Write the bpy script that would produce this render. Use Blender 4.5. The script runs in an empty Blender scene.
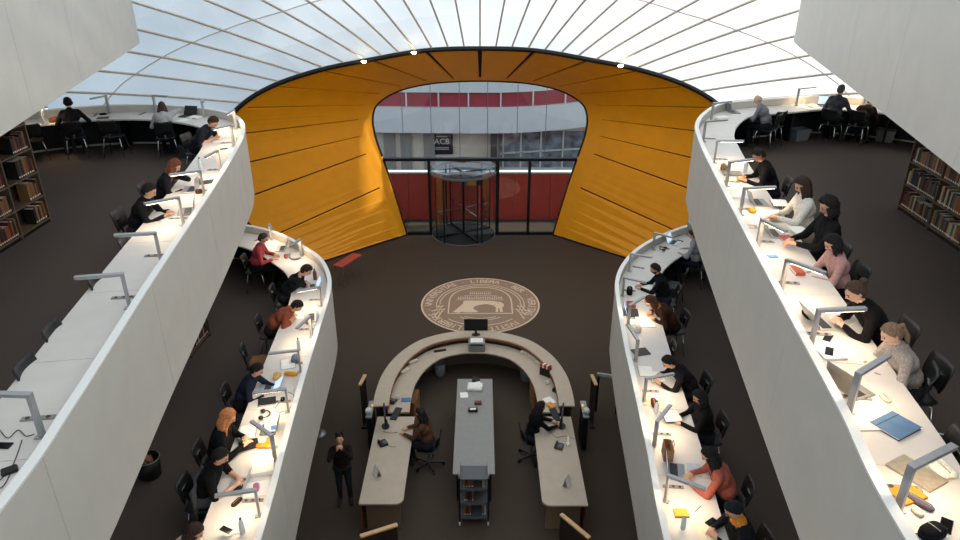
import bpy, math, random
import numpy as np
from mathutils import Vector, Matrix, noise
from math import sin, cos, radians as R, pi
random.seed(7)
C = bpy.context.scene.collection

# ------------------------------------------------------------------ camera, sky, sun, exposure
CAM_H = 9.7; FPX = 700.0; PITCH = R(25)
cam = bpy.data.cameras.new('camera'); camo = bpy.data.objects.new('camera', cam); C.objects.link(camo)
camo.location = (0, 0, CAM_H); camo.rotation_euler = (R(65), 0, 0)
cam.sensor_width = 36; cam.lens = FPX / 960 * 36; cam.clip_end = 300
bpy.context.scene.camera = camo
W = bpy.data.worlds.new('sky'); bpy.context.scene.world = W; W.use_nodes = True
bgn = W.node_tree.nodes['Background']
bgn.inputs[0].default_value = (0.69, 0.85, 1.0, 1); bgn.inputs[1].default_value = 1.12
sun = bpy.data.lights.new('sun', 'SUN'); sun.energy = 6.0; sun.angle = R(3); sun.color = (1, .95, .87)
suno = bpy.data.objects.new('sun', sun); C.objects.link(suno)
suno.rotation_euler = Vector((-0.84, -0.10, -0.53)).to_track_quat('-Z', 'Y').to_euler()
vs = bpy.context.scene.view_settings
vs.view_transform = 'Standard'; vs.look = 'None'; vs.exposure = 0.12; vs.gamma = 1; vs.use_curve_mapping = False

# ------------------------------------------------------------------ helpers
def at(px, py, z):
    "place in the hall at height z that is seen at a photograph pixel"
    u = (px - 480) / FPX; v = -(py - 270) / FPX
    d = (u, cos(PITCH) + v * sin(PITCH), -sin(PITCH) + v * cos(PITCH))
    t = (z - CAM_H) / d[2]
    return Vector((d[0] * t, d[1] * t, z))

def hexl(h):
    h = h.lstrip('#'); o = []
    for i in (0, 2, 4):
        c = int(h[i:i+2], 16) / 255
        o.append(c / 12.92 if c <= .04045 else ((c + .055) / 1.055) ** 2.4)
    return (*o, 1)

MATS = {}
def mat(name, col, rough=.6, metal=0., var=.12, scale=30., bump=0., emit=0., spec=.5):
    if name in MATS: return MATS[name]
    m = bpy.data.materials.new(name); m.use_nodes = True; nt = m.node_tree; b = nt.nodes['Principled BSDF']
    c = hexl(col) if isinstance(col, str) else col
    b.inputs['Roughness'].default_value = rough; b.inputs['Metallic'].default_value = metal
    b.inputs['Specular IOR Level'].default_value = spec
    tc = nt.nodes.new('ShaderNodeTexCoord'); nz = nt.nodes.new('ShaderNodeTexNoise')
    nz.inputs['Scale'].default_value = scale; nz.inputs['Detail'].default_value = 4
    nt.links.new(tc.outputs['Object'], nz.inputs['Vector'])
    cr = nt.nodes.new('ShaderNodeValToRGB'); e = cr.color_ramp.elements
    e[0].position = .3; e[1].position = .7
    e[0].color = (*[x * (1 - var) for x in c[:3]], 1); e[1].color = (*[min(1, x * (1 + var)) for x in c[:3]], 1)
    nt.links.new(nz.outputs['Fac'], cr.inputs['Fac']); nt.links.new(cr.outputs['Color'], b.inputs['Base Color'])
    if bump:
        bp = nt.nodes.new('ShaderNodeBump'); bp.inputs['Strength'].default_value = bump; bp.inputs['Distance'].default_value = .01
        nt.links.new(nz.outputs['Fac'], bp.inputs['Height']); nt.links.new(bp.outputs['Normal'], b.inputs['Normal'])
    if emit:
        b.inputs['Emission Color'].default_value = c; b.inputs['Emission Strength'].default_value = emit
    MATS[name] = m; return m

def cloth(col): return mat('cloth_' + col, col, .95, 0, .28, 60, .5, spec=.15)
def plain(col, r=.55): return mat(f'plain_{col}_{r}', col, r, 0, .08, 20)

def glass_mat(name, tint, refl=.08, op=0.0):
    m = bpy.data.materials.new(name); m.use_nodes = True; nt = m.node_tree; nt.nodes.clear()
    o = nt.nodes.new('ShaderNodeOutputMaterial'); t = nt.nodes.new('ShaderNodeBsdfTransparent'); g = nt.nodes.new('ShaderNodeBsdfGlossy')
    t.inputs[0].default_value = tint; g.inputs['Roughness'].default_value = .03
    mx = nt.nodes.new('ShaderNodeMixShader'); mx.inputs[0].default_value = refl
    nt.links.new(t.outputs[0], mx.inputs[1]); nt.links.new(g.outputs[0], mx.inputs[2]); nt.links.new(mx.outputs[0], o.inputs[0])
    MATS[name] = m; return m
GLASS = glass_mat('clear_glass', (.93, .96, .96, 1)); SMOKED = glass_mat('smoked_glass', (.42, .42, .42, 1), .10)

def membrane_mat():
    m = bpy.data.materials.new('dome_membrane'); m.use_nodes = True; nt = m.node_tree; nt.nodes.clear()
    o = nt.nodes.new('ShaderNodeOutputMaterial'); t = nt.nodes.new('ShaderNodeBsdfTranslucent'); d = nt.nodes.new('ShaderNodeBsdfDiffuse')
    tc = nt.nodes.new('ShaderNodeTexCoord'); nz = nt.nodes.new('ShaderNodeTexNoise'); nz.inputs['Scale'].default_value = .35
    cr = nt.nodes.new('ShaderNodeValToRGB'); e = cr.color_ramp.elements
    e[0].position = .35; e[0].color = (.66, .69, .71, 1); e[1].position = .65; e[1].color = (.86, .87, .87, 1)
    nt.links.new(tc.outputs['Object'], nz.inputs['Vector']); nt.links.new(nz.outputs['Fac'], cr.inputs['Fac'])
    nt.links.new(cr.outputs['Color'], t.inputs[0]); d.inputs[0].default_value = (.8, .8, .8, 1)
    mx = nt.nodes.new('ShaderNodeMixShader'); mx.inputs[0].default_value = .30
    nt.links.new(t.outputs[0], mx.inputs[1]); nt.links.new(d.outputs[0], mx.inputs[2]); nt.links.new(mx.outputs[0], o.inputs[0])
    return m
MEMBRANE = membrane_mat()

WHITE = mat('white_panel', '#cbc6bd', .5, 0, .03, 3)
DESKW = mat('white_laminate', '#d6d0ca', .45, 0, .03, 5)
CARPET = mat('carpet', '#584e48', .97, 0, .30, 90, .35, spec=.1)
CARPET_G = mat('carpet_ground_warm', '#4d4239', .97, 0, .28, 90, .35, spec=.1)  # warm ground-floor lighting is put into this browner carpet colour
SLAB = mat('slab_plaster', '#b9b5ae', .8, 0, .05, 4)
BLACK = mat('black_plastic', '#101011', .5, 0, .2, 30)
CHROME = mat('chrome', '#c9cbcd', .22, 1., .05, 10)
STEEL = mat('grey_steel', '#8d9093', .38, .7, .06, 20)
LAMPM = mat('lamp_aluminium', '#a9aaac', .40, .45, .05, 20)
DARKM = mat('dark_metal', '#1b1c1f', .45, .3, .1, 20)
RIBM = mat('rib_metal', '#d6c9b8', .6, 0., .08, 15)
ORANGE = mat('orange_panel', '#fba306', .55, 0, .04, 2.2)
PAPER = mat('paper', '#f3f1ea', .8, 0, .03, 15)
WOOD = mat('shelf_wood', '#5d4a38', .6, 0, .25, 14)
WOODL = mat('light_wood', '#d3a878', .5, 0, .15, 14)
BEECH = mat('beige_laminate', '#baa995', .5, 0, .05, 6)
GREYTOP = mat('grey_laminate', '#8f8c88', .5, 0, .05, 8)
SKIN = [mat('skin_a', '#d3a283', .6, 0, .06, 25), mat('skin_b', '#b98465', .6, 0, .06, 25), mat('skin_c', '#dfb397', .6, 0, .06, 25)]
GLOW = mat('lamp_diffuser', '#ffe9c8', .4, 0, .01, 5, emit=9.)
GLOWOFF = mat('lamp_diffuser_off', '#d8d6d0', .4)

class MB:
    def __init__(s): s.v = []; s.f = []; s.mi = []
    def add(s, v, f, mi=0):
        n = len(s.v); s.v += [tuple(p) for p in v]; s.f += [tuple(i + n for i in q) for q in f]; s.mi += [mi] * len(f); return s
    def box(s, c, d, rz=0, ch=0, mi=0, M=None):
        "box at centre c with size d; chamfer ch"
        x, y, z = d[0] / 2, d[1] / 2, d[2] / 2; k = min(ch, x * .9, y * .9, z * .9)
        if k <= 0:
            v = [(a, b, e) for e in (-z, z) for a, b in ((-x, -y), (x, -y), (x, y), (-x, y))]
            f = [(3, 2, 1, 0), (4, 5, 6, 7), (0, 1, 5, 4), (1, 2, 6, 5), (2, 3, 7, 6), (3, 0, 4, 7)]
        else:
            def ring(x, y, e): return [(-x + k, -y, e), (x - k, -y, e), (x, -y + k, e), (x, y - k, e), (x - k, y, e), (-x + k, y, e), (-x, y - k, e), (-x, -y + k, e)]
            v = ring(x - k * .6, y - k * .6, -z) + ring(x, y, -z + k) + ring(x, y, z - k) + ring(x - k * .6, y - k * .6, z)
            f = [tuple(range(7, -1, -1)), tuple(range(24, 32))]
            for r in range(3):
                for i in range(8): f.append((r * 8 + i, r * 8 + (i + 1) % 8, r * 8 + 8 + (i + 1) % 8, r * 8 + 8 + i))
        m = Matrix.Translation(Vector(c)) @ (M.to_4x4() if M is not None else Matrix.Rotation(rz, 4, 'Z'))
        return s.add([m @ Vector(p) for p in v], f, mi)
    def tube(s, pts, r, n=8, caps=True, mi=0):
        pts = [Vector(p) for p in pts]; rr = r if isinstance(r, (list, tuple)) else [r] * len(pts)
        up = Vector((0, 0, 1)); v = []; prev = None
        for i, p in enumerate(pts):
            t = (pts[min(i + 1, len(pts) - 1)] - pts[max(i - 1, 0)]).normalized()
            if prev is None:
                a = t.cross(up if abs(t.z) < .95 else Vector((1, 0, 0))).normalized()
            else:
                a = (prev - t * prev.dot(t)).normalized()
            prev = a; b = t.cross(a)
            v += [p + (a * cos(2 * pi * k / n) + b * sin(2 * pi * k / n)) * rr[i] for k in range(n)]
        f = [(i * n + k, i * n + (k + 1) % n, (i + 1) * n + (k + 1) % n, (i + 1) * n + k) for i in range(len(pts) - 1) for k in range(n)]
        if caps: f += [tuple(range(n - 1, -1, -1)), tuple((len(pts) - 1) * n + k for k in range(n))]
        return s.add(v, f, mi)
    def bar(s, p, q, w, h, mi=0, up=(0, 0, 1)):
        "rectangular bar from p to q, w across, h in the up sense"
        p = Vector(p); q = Vector(q); t = (q - p).normalized(); up = Vector(up)
        if abs(t.dot(up)) > .98: up = Vector((0, 1, 0))
        a = t.cross(up).normalized(); b = a.cross(t).normalized()
        v = [o + a * (i * w / 2) + b * (j * h / 2) for o in (p, q) for i, j in ((-1, -1), (1, -1), (1, 1), (-1, 1))]
        return s.add(v, [(3, 2, 1, 0), (4, 5, 6, 7), (0, 1, 5, 4), (1, 2, 6, 5), (2, 3, 7, 6), (3, 0, 4, 7)], mi)
    def lathe(s, prof, n=20, c=(0, 0, 0), mi=0, sx=1, sy=1):
        v = [(c[0] + r * cos(2 * pi * k / n) * sx, c[1] + r * sin(2 * pi * k / n) * sy, c[2] + z) for r, z in prof for k in range(n)]
        f = [(i * n + k, i * n + (k + 1) % n, (i + 1) * n + (k + 1) % n, (i + 1) * n + k) for i in range(len(prof) - 1) for k in range(n)]
        f += [tuple(range(n - 1, -1, -1)), tuple((len(prof) - 1) * n + k for k in range(n))]
        return s.add(v, f, mi)
    def prism(s, poly, z0, z1, mi=0, mi_side=None):
        n = len(poly); a = sum(poly[i][0] * poly[(i + 1) % n][1] - poly[(i + 1) % n][0] * poly[i][1] for i in range(n))
        if a < 0: poly = poly[::-1]
        v = [(p[0], p[1], z0) for p in poly] + [(p[0], p[1], z1) for p in poly]
        s.add(v, [tuple(range(n - 1, -1, -1)), tuple(range(n, 2 * n))], mi)
        return s.add(v, [(i, (i + 1) % n, n + (i + 1) % n, n + i) for i in range(n)], mi if mi_side is None else mi_side)
    def strip(s, A, B, z0, z1, mi=0):
        "solid band between plan polylines A and B, z0..z1"
        n = len(A); v = []
        for a, b in zip(A, B): v += [(a[0], a[1], z0), (b[0], b[1], z0), (b[0], b[1], z1), (a[0], a[1], z1)]
        f = [(0, 1, 2, 3), tuple((n - 1) * 4 + k for k in (3, 2, 1, 0))]
        for i in range(n - 1):
            for k in range(4): f.append((i * 4 + (k + 1) % 4, i * 4 + k, i * 4 + 4 + k, i * 4 + 4 + (k + 1) % 4))
        return s.add(v, f, mi)
    def quadsheet(s, P, Q, off, mi=0):
        "thick sheet between 3-D polylines P and Q, thickness vector off"
        n = len(P); off = Vector(off); v = []
        for a, b in zip(P, Q): v += [Vector(a), Vector(b), Vector(b) + off, Vector(a) + off]
        f = [(0, 1, 2, 3), tuple((n - 1) * 4 + k for k in (3, 2, 1, 0))]
        for i in range(n - 1):
            for k in range(4): f.append((i * 4 + (k + 1) % 4, i * 4 + k, i * 4 + 4 + k, i * 4 + 4 + (k + 1) % 4))
        return s.add(v, f, mi)
    def mesh(s, name, mats, smooth=False):
        me = bpy.data.meshes.new(name); me.from_pydata(s.v, [], s.f)
        for m in (mats if isinstance(mats, (list, tuple)) else [mats]): me.materials.append(m)
        if any(s.mi): me.polygons.foreach_set('material_index', s.mi)
        if smooth: me.polygons.foreach_set('use_smooth', [True] * len(s.f))
        me.update(); return me

def link(name, data, parent=None, loc=None, rz=None):
    o = bpy.data.objects.new(name, data); C.objects.link(o)
    if parent: o.parent = parent
    if loc is not None: o.location = loc
    if rz is not None: o.rotation_euler = (0, 0, rz)
    return o
def part(name, mb, m, parent, smooth=False, loc=None, rz=None, label=None):
    o = link(name, mb.mesh(name, m, smooth) if isinstance(mb, MB) else mb, parent, loc, rz)
    if label: o['label'] = label
    return o
def tag(o, label, cat, group=None):
    o['label'] = label; o['category'] = cat
    if group: o['group'] = group
    return o
def thing(name, label, cat, loc=(0, 0, 0), rz=0, group=None):
    return tag(link(name, None, None, loc, rz), label, cat, group)
def one(name, mb, m, label, cat, loc=(0, 0, 0), rz=0, group=None, smooth=False):
    return tag(link(name, mb.mesh(name, m, smooth) if isinstance(mb, MB) else mb, None, loc, rz), label, cat, group)
def struct(name, mb, m, smooth=False, label=None):
    o = link(name, mb.mesh(name, m, smooth) if mb is not None else None); o['kind'] = 'structure'
    if label: o['label'] = label; o['category'] = 'structure'
    return o

def smooth_path(P, step=.18):
    "Catmull-Rom through plan points, resampled evenly"
    P = [Vector((p[0], p[1])) for p in P]; out = []
    for i in range(len(P) - 1):
        a, b, c, d = P[max(i - 1, 0)], P[i], P[i + 1], P[min(i + 2, len(P) - 1)]
        for k in range(12):
            t = k / 12
            out.append(.5 * ((2 * b) + (c - a) * t + (2 * a - 5 * b + 4 * c - d) * t * t + (3 * b - a - 3 * c + d) * t ** 3))
    out.append(P[-1])
    L = [0]
    for i in range(1, len(out)): L.append(L[-1] + (out[i] - out[i - 1]).length)
    n = int(L[-1] / step); res = []; j = 0
    for k in range(n + 1):
        s = L[-1] * k / n
        while j < len(L) - 2 and L[j + 1] < s: j += 1
        t = (s - L[j]) / max(1e-9, L[j + 1] - L[j]); res.append(out[j].lerp(out[j + 1], t))
    return res, L[-1] / n
def normals(P, side):
    "inward normals; side +1: inside is left of travel"
    out = []
    for i in range(len(P)):
        t = (P[min(i + 2, len(P) - 1)] - P[max(i - 2, 0)]).normalized(); out.append(Vector((-t.y, t.x)) * side)
    return out
def offs(P, N, d): return [p + n * d for p, n in zip(P, N)]

# ------------------------------------------------------------------ dome over the hall
DA, DB, DC, DZ = 19., 23., 11.5, 3.75
UT = [(0, 24.4), (17, 23.9), (23, 23.2), (31, 21.6), (42, 19.3), (52, 17.5), (68, 16.2), (90, 15.5)]
def u0(th):
    t = min(th, 180 - th)
    for (a, x), (b, y) in zip(UT, UT[1:]):
        if t <= b: return x + (y - x) * (t - a) / (b - a)
    return UT[-1][1]
def dome(u, th, k=1.0):
    u = R(u); t = R(th); return Vector((-DA * k * sin(u) * cos(t), DB * k * cos(u), DZ + DC * k * sin(u) * sin(t)))
NTH = 34; DU = 10.5; NR = 12
def uu(j, th):
    a = u0(th); w = (156 - a) / (NR); return a + DU * j if j < 5 else a + DU * 5 + (150 - a - DU * 5) * (j - 5) / (NR - 5)
ceil = struct('ceiling', None, None)
def dome_patch(j, k, g=.10):
    m = MB(); th0 = 180 * k / NTH + g; th1 = 180 * (k + 1) / NTH - g
    for s in range(2):
        v = []
        for t in (th0, th1):
            for q in (s / 2, (s + 1) / 2):
                a = uu(j, t); b = uu(j + 1, t); v.append(dome(a + (b - a) * q, t))
        m.add(v, [(0, 1, 3, 2)])
    return m
rest = MB()
for j in range(NR):
    for k in range(NTH):
        m = dome_patch(j, k, 0 if j > 4 else .04)
        if j < 5: part('panel', m, MEMBRANE, ceil)
        else: rest.add(m.v, m.f)
cap = [dome(uu(NR, 180 * k / NTH), 180 * k / NTH) for k in range(NTH + 1)]
rest.add(cap, [tuple(range(NTH + 1))])
ro = part('far_panels', rest, MEMBRANE, ceil); ro['kind'] = 'stuff'
for k in range(NTH + 1):
    th = 180 * k / NTH; pts = []
    for j in range(NR):
        a = uu(j, th); b = uu(j + 1, th)
        for q in range(3): pts.append(dome(a + (b - a) * q / 3, th, .997))
    m = MB()
    A = []; B = []
    for i, p in enumerate(pts):
        t = (pts[min(i + 1, len(pts) - 1)] - pts[max(i - 1, 0)]).normalized()
        nrm = Vector((p.x / DA ** 2, p.y / DB ** 2, (p.z - DZ) / DC ** 2)).normalized(); sd = t.cross(nrm).normalized()
        A.append((p - sd * .024, p + sd * .024, p + sd * .024 - nrm * .05, p - sd * .024 - nrm * .05))
    v = [q for a in A for q in a]; f = []
    for i in range(len(A) - 1):
        for e in range(4): f.append((i * 4 + e, i * 4 + (e + 1) % 4, i * 4 + 4 + (e + 1) % 4, i * 4 + 4 + e))
    m.add(v, f); part('rib', m, RIBM, ceil)
for j in range(1, 6):
    m = MB(); m.tube([dome(uu(j, 180 * k / 68), 180 * k / 68, .996) for k in range(69)], .016, 6); part('ring_bar', m, RIBM, ceil)
# wall under the dome springing line (open at the portal)
def skirt(x0, x1, back=False):
    pts = []
    for i in range(41):
        a = x0 + (x1 - x0) * i / 40; pts.append((-DA * cos(a), DB * sin(a)))
    return pts
aa = math.acos(8.1 / DA)
wl = MB(); P = skirt(-R(64), aa) ; wl.strip(P, [(p[0] * 1.012, p[1] * 1.012) for p in P], 0, DZ + .02); struct('wall_left', wl, WHITE)
wl = MB(); P = skirt(pi - aa, pi + R(64)); wl.strip(P, [(p[0] * 1.012, p[1] * 1.012) for p in P], 0, DZ + .02); struct('wall_right', wl, WHITE)
wl = MB(); P = skirt(R(180 + 63), R(360 - 63)); wl.strip(P, [(p[0] * 1.012, p[1] * 1.012) for p in P], 0, DZ + 6); struct('wall_back', wl, WHITE)

# ------------------------------------------------------------------ floors
m = MB(); m.prism([(-DA * cos(i * pi / 36), DB * sin(i * pi / 36)) for i in range(72)], -.2, 0); struct('floor', m, CARPET_G)
m = MB(); m.prism([(-6.5, 21.4), (6.5, 21.4), (2.75, 24.0), (2.75, 25.2), (-2.75, 25.2), (-2.75, 24.0)], -.1, .001); struct('floor_entrance', m, CARPET_G)
m = MB(); m.prism([(-3.2, 23.2), (3.2, 23.2), (30, 24.5), (30, 60), (-30, 60), (-30, 24.5)], -.24, -.02)
struct('floor_courtyard', m, mat('courtyard_paving', '#2b292b', .9, 0, .15, 3))

# ------------------------------------------------------------------ orange portal
def arc3(th): return dome(u0(th), th, .995)
GY = 23.85
LK = [((-2.68, .0), Vector((-5.35, 21.45, 0))), ((-3.15, 2.0), Vector((-6.9, 21.05, 1.0))), ((-3.5, 3.2), Vector((-7.75, 20.85, 2.3))),
      ((-3.64, 3.78), Vector((-8.0, 20.8, 3.4))), ((-3.67, 4.3), Vector((-7.85, 20.88, 4.4))), ((-3.5, 4.75), arc3(19)), ((-3.0, 5.1), arc3(29)),
      ((-2.4, 5.32), arc3(40.5)), ((-1.6, 5.47), arc3(54)), ((-.8, 5.53), arc3(71.5)), ((0, 5.55), arc3(90))]
KEY = [(Vector((g[0], GY, g[1])), a) for g, a in LK]
KEY += [(Vector((-g.x, g.y, g.z)), Vector((-a.x, a.y, a.z))) for g, a in KEY[-2::-1]]
def cr3(L, i, t):
    a, b, c, d = L[max(i - 1, 0)], L[i], L[i + 1], L[min(i + 2, len(L) - 1)]
    return .5 * ((2 * b) + (c - a) * t + (2 * a - 5 * b + 4 * c - d) * t * t + (3 * b - a - 3 * c + d) * t ** 3)
GL = [k[0] for k in KEY]; AL = [k[1] for k in KEY]
def PG(i, t): return GL[i].lerp(GL[i + 1], t) if i in (0, 1, len(KEY) - 2, len(KEY) - 3) else cr3(GL, i, t)
def PA(i, t): return cr3(AL, i, t)
portal = struct('wall_portal', None, None)
BACK = Vector((0, .05, .03))
SUBS = 5
gap = .034
for i in range(len(KEY) - 1):
    gap = .026 if i in (0, 1, len(KEY) - 2, len(KEY) - 3) else .042
    ts = [gap + (1 - 2 * gap) * k / SUBS for k in range(SUBS + 1)]
    g = [PG(i, t) for t in ts]; a = [PA(i, t) for t in ts]
    m = MB(); m.quadsheet([q.lerp(p, .045) for p, q in zip(g, a)], [q.lerp(p, .90) for p, q in zip(g, a)], BACK)
    part('panel', m, ORANGE, portal)
def allp(s, extra=Vector((0, 0, 0))):
    out = []
    for i in range(len(KEY) - 1):
        for k in range(SUBS): out.append(PA(i, k / SUBS).lerp(PG(i, k / SUBS), s) + extra)
    out.append(PA(len(KEY) - 2, 1).lerp(PG(len(KEY) - 2, 1), s) + extra); return out
m = MB(); m.quadsheet(allp(-.005), allp(.047), BACK); part('outer_rim', m, ORANGE, portal)
m = MB(); m.quadsheet(allp(.898), allp(1.0), BACK); part('inner_rim', m, ORANGE, portal)
m = MB(); m.quadsheet(allp(0, Vector((0, .07, .04))), allp(1, Vector((0, .07, .04))), Vector((0, .03, .02))); part('joint_backing', m, mat('joint_dark', '#2a1608', .9), portal)
m = MB(); m.tube(allp(-.012), .075, 6); t1 = struct('trim_1', m, DARKM)
for sg in (-1, 1):   # infill between portal foot and the outer wall
    m = MB(); A = []; B = []
    for k in range(4):
        for q in range(4):
            p = PA(k, q / 4); A.append(Vector((p.x * -sg, p.y, p.z))); x = 8.12; B.append(Vector((x * sg, DB * math.sqrt(1 - (x / DA) ** 2) - .03, p.z)))
    m.quadsheet(A, B, (0, .05, 0)); part('side_infill', m, ORANGE, portal)
m = MB()
for sg in (-1, 1): m.quadsheet([Vector((sg * 2.66, GY - .03, .0)), Vector((sg * 2.66, GY - .03, .05))], [Vector((sg * 5.3, 21.42, .0)), Vector((sg * 5.3, 21.42, .05))], (0, -.03, 0))
part('skirting', m, DARKM, portal)
for n, (x, y, txt) in enumerate([(365, 58, 'on the arch above the left portal panels'), (415, 49, 'on the arch next to the one over the revolving door'), (620, 60, 'on the arch over the tall side window of the entrance')]):
    d = min((180 * k / 400 for k in range(60, 341)), key=lambda th: abs((lambda p: 480 + FPX * p.x / (p.y * cos(PITCH) - (p.z - CAM_H) * sin(PITCH)))(arc3(th)) - x))
    p = arc3(d) + Vector((0, -.16, .02))
    t = thing('spotlight', 'small bright spotlight ' + txt, 'spotlight', p)
    m = MB(); m.tube([(0, .10, .03), (0, 0, 0)], [.05, .06], 12); part('housing', m, BLACK, t)
    m = MB(); m.lathe([(.0, -.04), (.05, -.03), (.075, .0), (.075, .02)], 12, (0, -.02, 0)); part('bulb', m, mat('spot_bulb', '#ffe2b0', .4, emit=60.), t)
    l = bpy.data.lights.new('spot', 'SPOT'); l.energy = 60; l.color = (1, .8, .55); l.spot_size = R(110); l.spot_blend = .6; l.shadow_soft_size = .05
    lo = link('spot_light', l, t, (0, -.06, -.03)); lo.rotation_euler = (R(-10), 0, 0)

# ------------------------------------------------------------------ glazing and revolving door
win = struct('window_1', None, None)
def gx(z, sg):
    L = [(k[0][1], k[0][0]) for k in LK][:5]
    for (a, x), (b, y) in zip(L, L[1:]):
        if z <= b: return sg * (x + (y - x) * (z - a) / (b - a)) * -1
    return sg * 3.6
TZ = 2.84
outl = [PG(i, k / SUBS) for i in range(len(KEY) - 1) for k in range(SUBS)] + [GL[-1]]
up = [p for p in outl if p.z > TZ]; xa = -gx(TZ, 1)
poly = [(xa, TZ)] + [(p.x, p.z) for p in up] + [(-xa, TZ)]
def vpoly(m, poly, y0, y1):
    n = len(poly); v = [(p[0], y0, p[1]) for p in poly] + [(p[0], y1, p[1]) for p in poly]
    return m.add(v, [tuple(range(n)), tuple(range(2 * n - 1, n - 1, -1))] + [(i, (i + 1) % n, n + (i + 1) % n, n + i) for i in range(n)])
# upper panes cut at the fine glass joints
def topz(x):
    for a, b in zip(up, up[1:]):
        if min(a.x, b.x) <= x <= max(a.x, b.x) and abs(a.x - b.x) > 1e-6 and a.z > 4.2: return a.z + (b.z - a.z) * (x - a.x) / (b.x - a.x)
    return None
cuts = [-2.66, -1.68, -.7, .26, 1.28, 2.26]
edges = [xa] + cuts + [-xa]
for a, b in zip(edges, edges[1:]):
    if a == xa: pl = [(xa, TZ)] + [(p.x, p.z) for p in up if p.x < b - .03] + [(b - .006, topz(b)), (b - .006, TZ)]
    elif b == -xa: pl = [(a + .006, TZ), (a + .006, topz(a))] + [(p.x, p.z) for p in up if p.x > a + .03] + [(-xa, TZ)]
    else: pl = [(a + .006, TZ), (a + .006, topz(a))] + [(p.x, p.z) for p in up if a + .03 < p.x < b - .03] + [(b - .006, topz(b)), (b - .006, TZ)]
    m = MB(); vpoly(m, pl, GY + .05, GY + .062); part('pane', m, GLASS, win)
for c in cuts:
    m = MB(); m.box((c, GY + .056, (TZ + topz(c)) / 2), (.022, .03, topz(c) - TZ)); part('glazing_bar', m, STEEL, win)
DX, DY, DR = -.6, GY + .12, 1.12
posts = [-1.80, .62, 1.75]
for x in posts:
    m = MB(); m.box((x, GY + .05, TZ / 2), (.13 if x == .62 else .10, .14, TZ)); part('post', m, DARKM, win)
m = MB(); m.box((0, GY + .05, TZ), (-2 * xa, .16, .10)); part('transom', m, DARKM, win)
m = MB()
for sg in (-1, 1): m.bar((sg * 2.70, GY + .02, 0), (sg * gx(TZ, -1) * -1, GY + .02, TZ), .10, .07, up=(0, 1, 0))
part('side_frame', m, DARKM, win)
m = MB(); m.tube([p + Vector((0, .02, 0)) for p in up], .045, 6); part('arch_frame', m, DARKM, win)
m = MB(); m.box((-2.24, GY + .05, .05), (.8, .1, .1)); m.box((1.18, GY + .05, .05), (1.1, .1, .1)); m.box((2.25, GY + .05, .05), (.95, .1, .1)); part('sill', m, DARKM, win)
for (x0, x1, zz) in ((.70, 1.69, 0), (1.81, 2.72, 1), (-2.72, -1.86, -1)):
    m = MB(); pl = [(x0, .1), (x0, TZ - .05), (x1, TZ - .05), (x1, .1)]
    if zz == 1: pl = [(x0, .1), (x0, TZ - .05), (3.3, TZ - .05), (2.72, .1)]
    if zz == -1: pl = [(-2.72, .1), (-3.3, TZ - .05), (x1, TZ - .05), (x1, .1)]
    vpoly(m, pl, GY + .05, GY + .062); part('pane', m, GLASS, win)
door = struct('door_1', None, None); door.location = (DX, DY, 0)
m = MB(); m.lathe([(DR + .05, 2.42), (DR + .05, 2.56), (DR - .02, 2.60), (.02, 2.66)], 40); part('canopy', m, glass_mat('canopy_glass', (.72, .76, .80, 1), .30), door)
m = MB()
for r0, z0, z1 in ((DR + .07, 2.38, 2.44),):
    n = 40; A = [((r0) * cos(2 * pi * k / n), r0 * sin(2 * pi * k / n)) for k in range(n + 1)]; m.strip(A, [(a * .955, b * .955) for a, b in A], z0, z1)
part('canopy_ring', m, STEEL, door)
m = MB(); n = 40; A = [((DR + .06) * cos(2 * pi * k / n), (DR + .06) * sin(2 * pi * k / n)) for k in range(n + 1)]; m.strip(A, [(a * .97, b * .97) for a, b in A], 0.0, .025); part('floor_ring', m, STEEL, door)
m = MB(); m.lathe([(DR, .002), (DR, .012), (.02, .013)], 40); part('door_mat', m, mat('door_mat', '#15161a', .95), door)
for k in range(4):
    a = R(28 + 90 * k); m = MB(); e = (DR * .97 * cos(a), DR * .97 * sin(a))
    m.bar((e[0], e[1], .03), (e[0], e[1], 2.38), .05, .05); m.bar((.0, 0, .06), (e[0], e[1], .06), .04, .07); m.bar((0, 0, 2.34), (e[0], e[1], 2.34), .04, .07); m.bar((0.03 * cos(a), .03 * sin(a), .03), (.03 * cos(a), .03 * sin(a), 2.38), .03, .03)
    w = part('door_wing', m, DARKM, door)
    m = MB(); m.bar((e[0] * .06, e[1] * .06, 1.2), (e[0] * .97, e[1] * .97, 1.2), .01, 2.2); part('wing_glass', m, GLASS, w)
    m = MB(); m.bar((e[0] * .1, e[1] * .1, 1.02), (e[0] * .95, e[1] * .95, 1.02), .035, .035); part('push_bar', m, CHROME, w)
for a0, a1 in ((R(125), R(235)), (R(-55), R(55))):
    n = 16; A = [((DR + .03) * cos(a0 + (a1 - a0) * k / n), (DR + .03) * sin(a0 + (a1 - a0) * k / n)) for k in range(n + 1)]
    m = MB(); m.strip(A, [(a * .99, b * .99) for a, b in A], .02, 2.4); part('curved_glass', m, GLASS, door)
    m = MB()
    for e in (A[0], A[-1]): m.box((e[0], e[1], 1.2), (.06, .06, 2.4))
    part('drum_post', m, DARKM, door)

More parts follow.
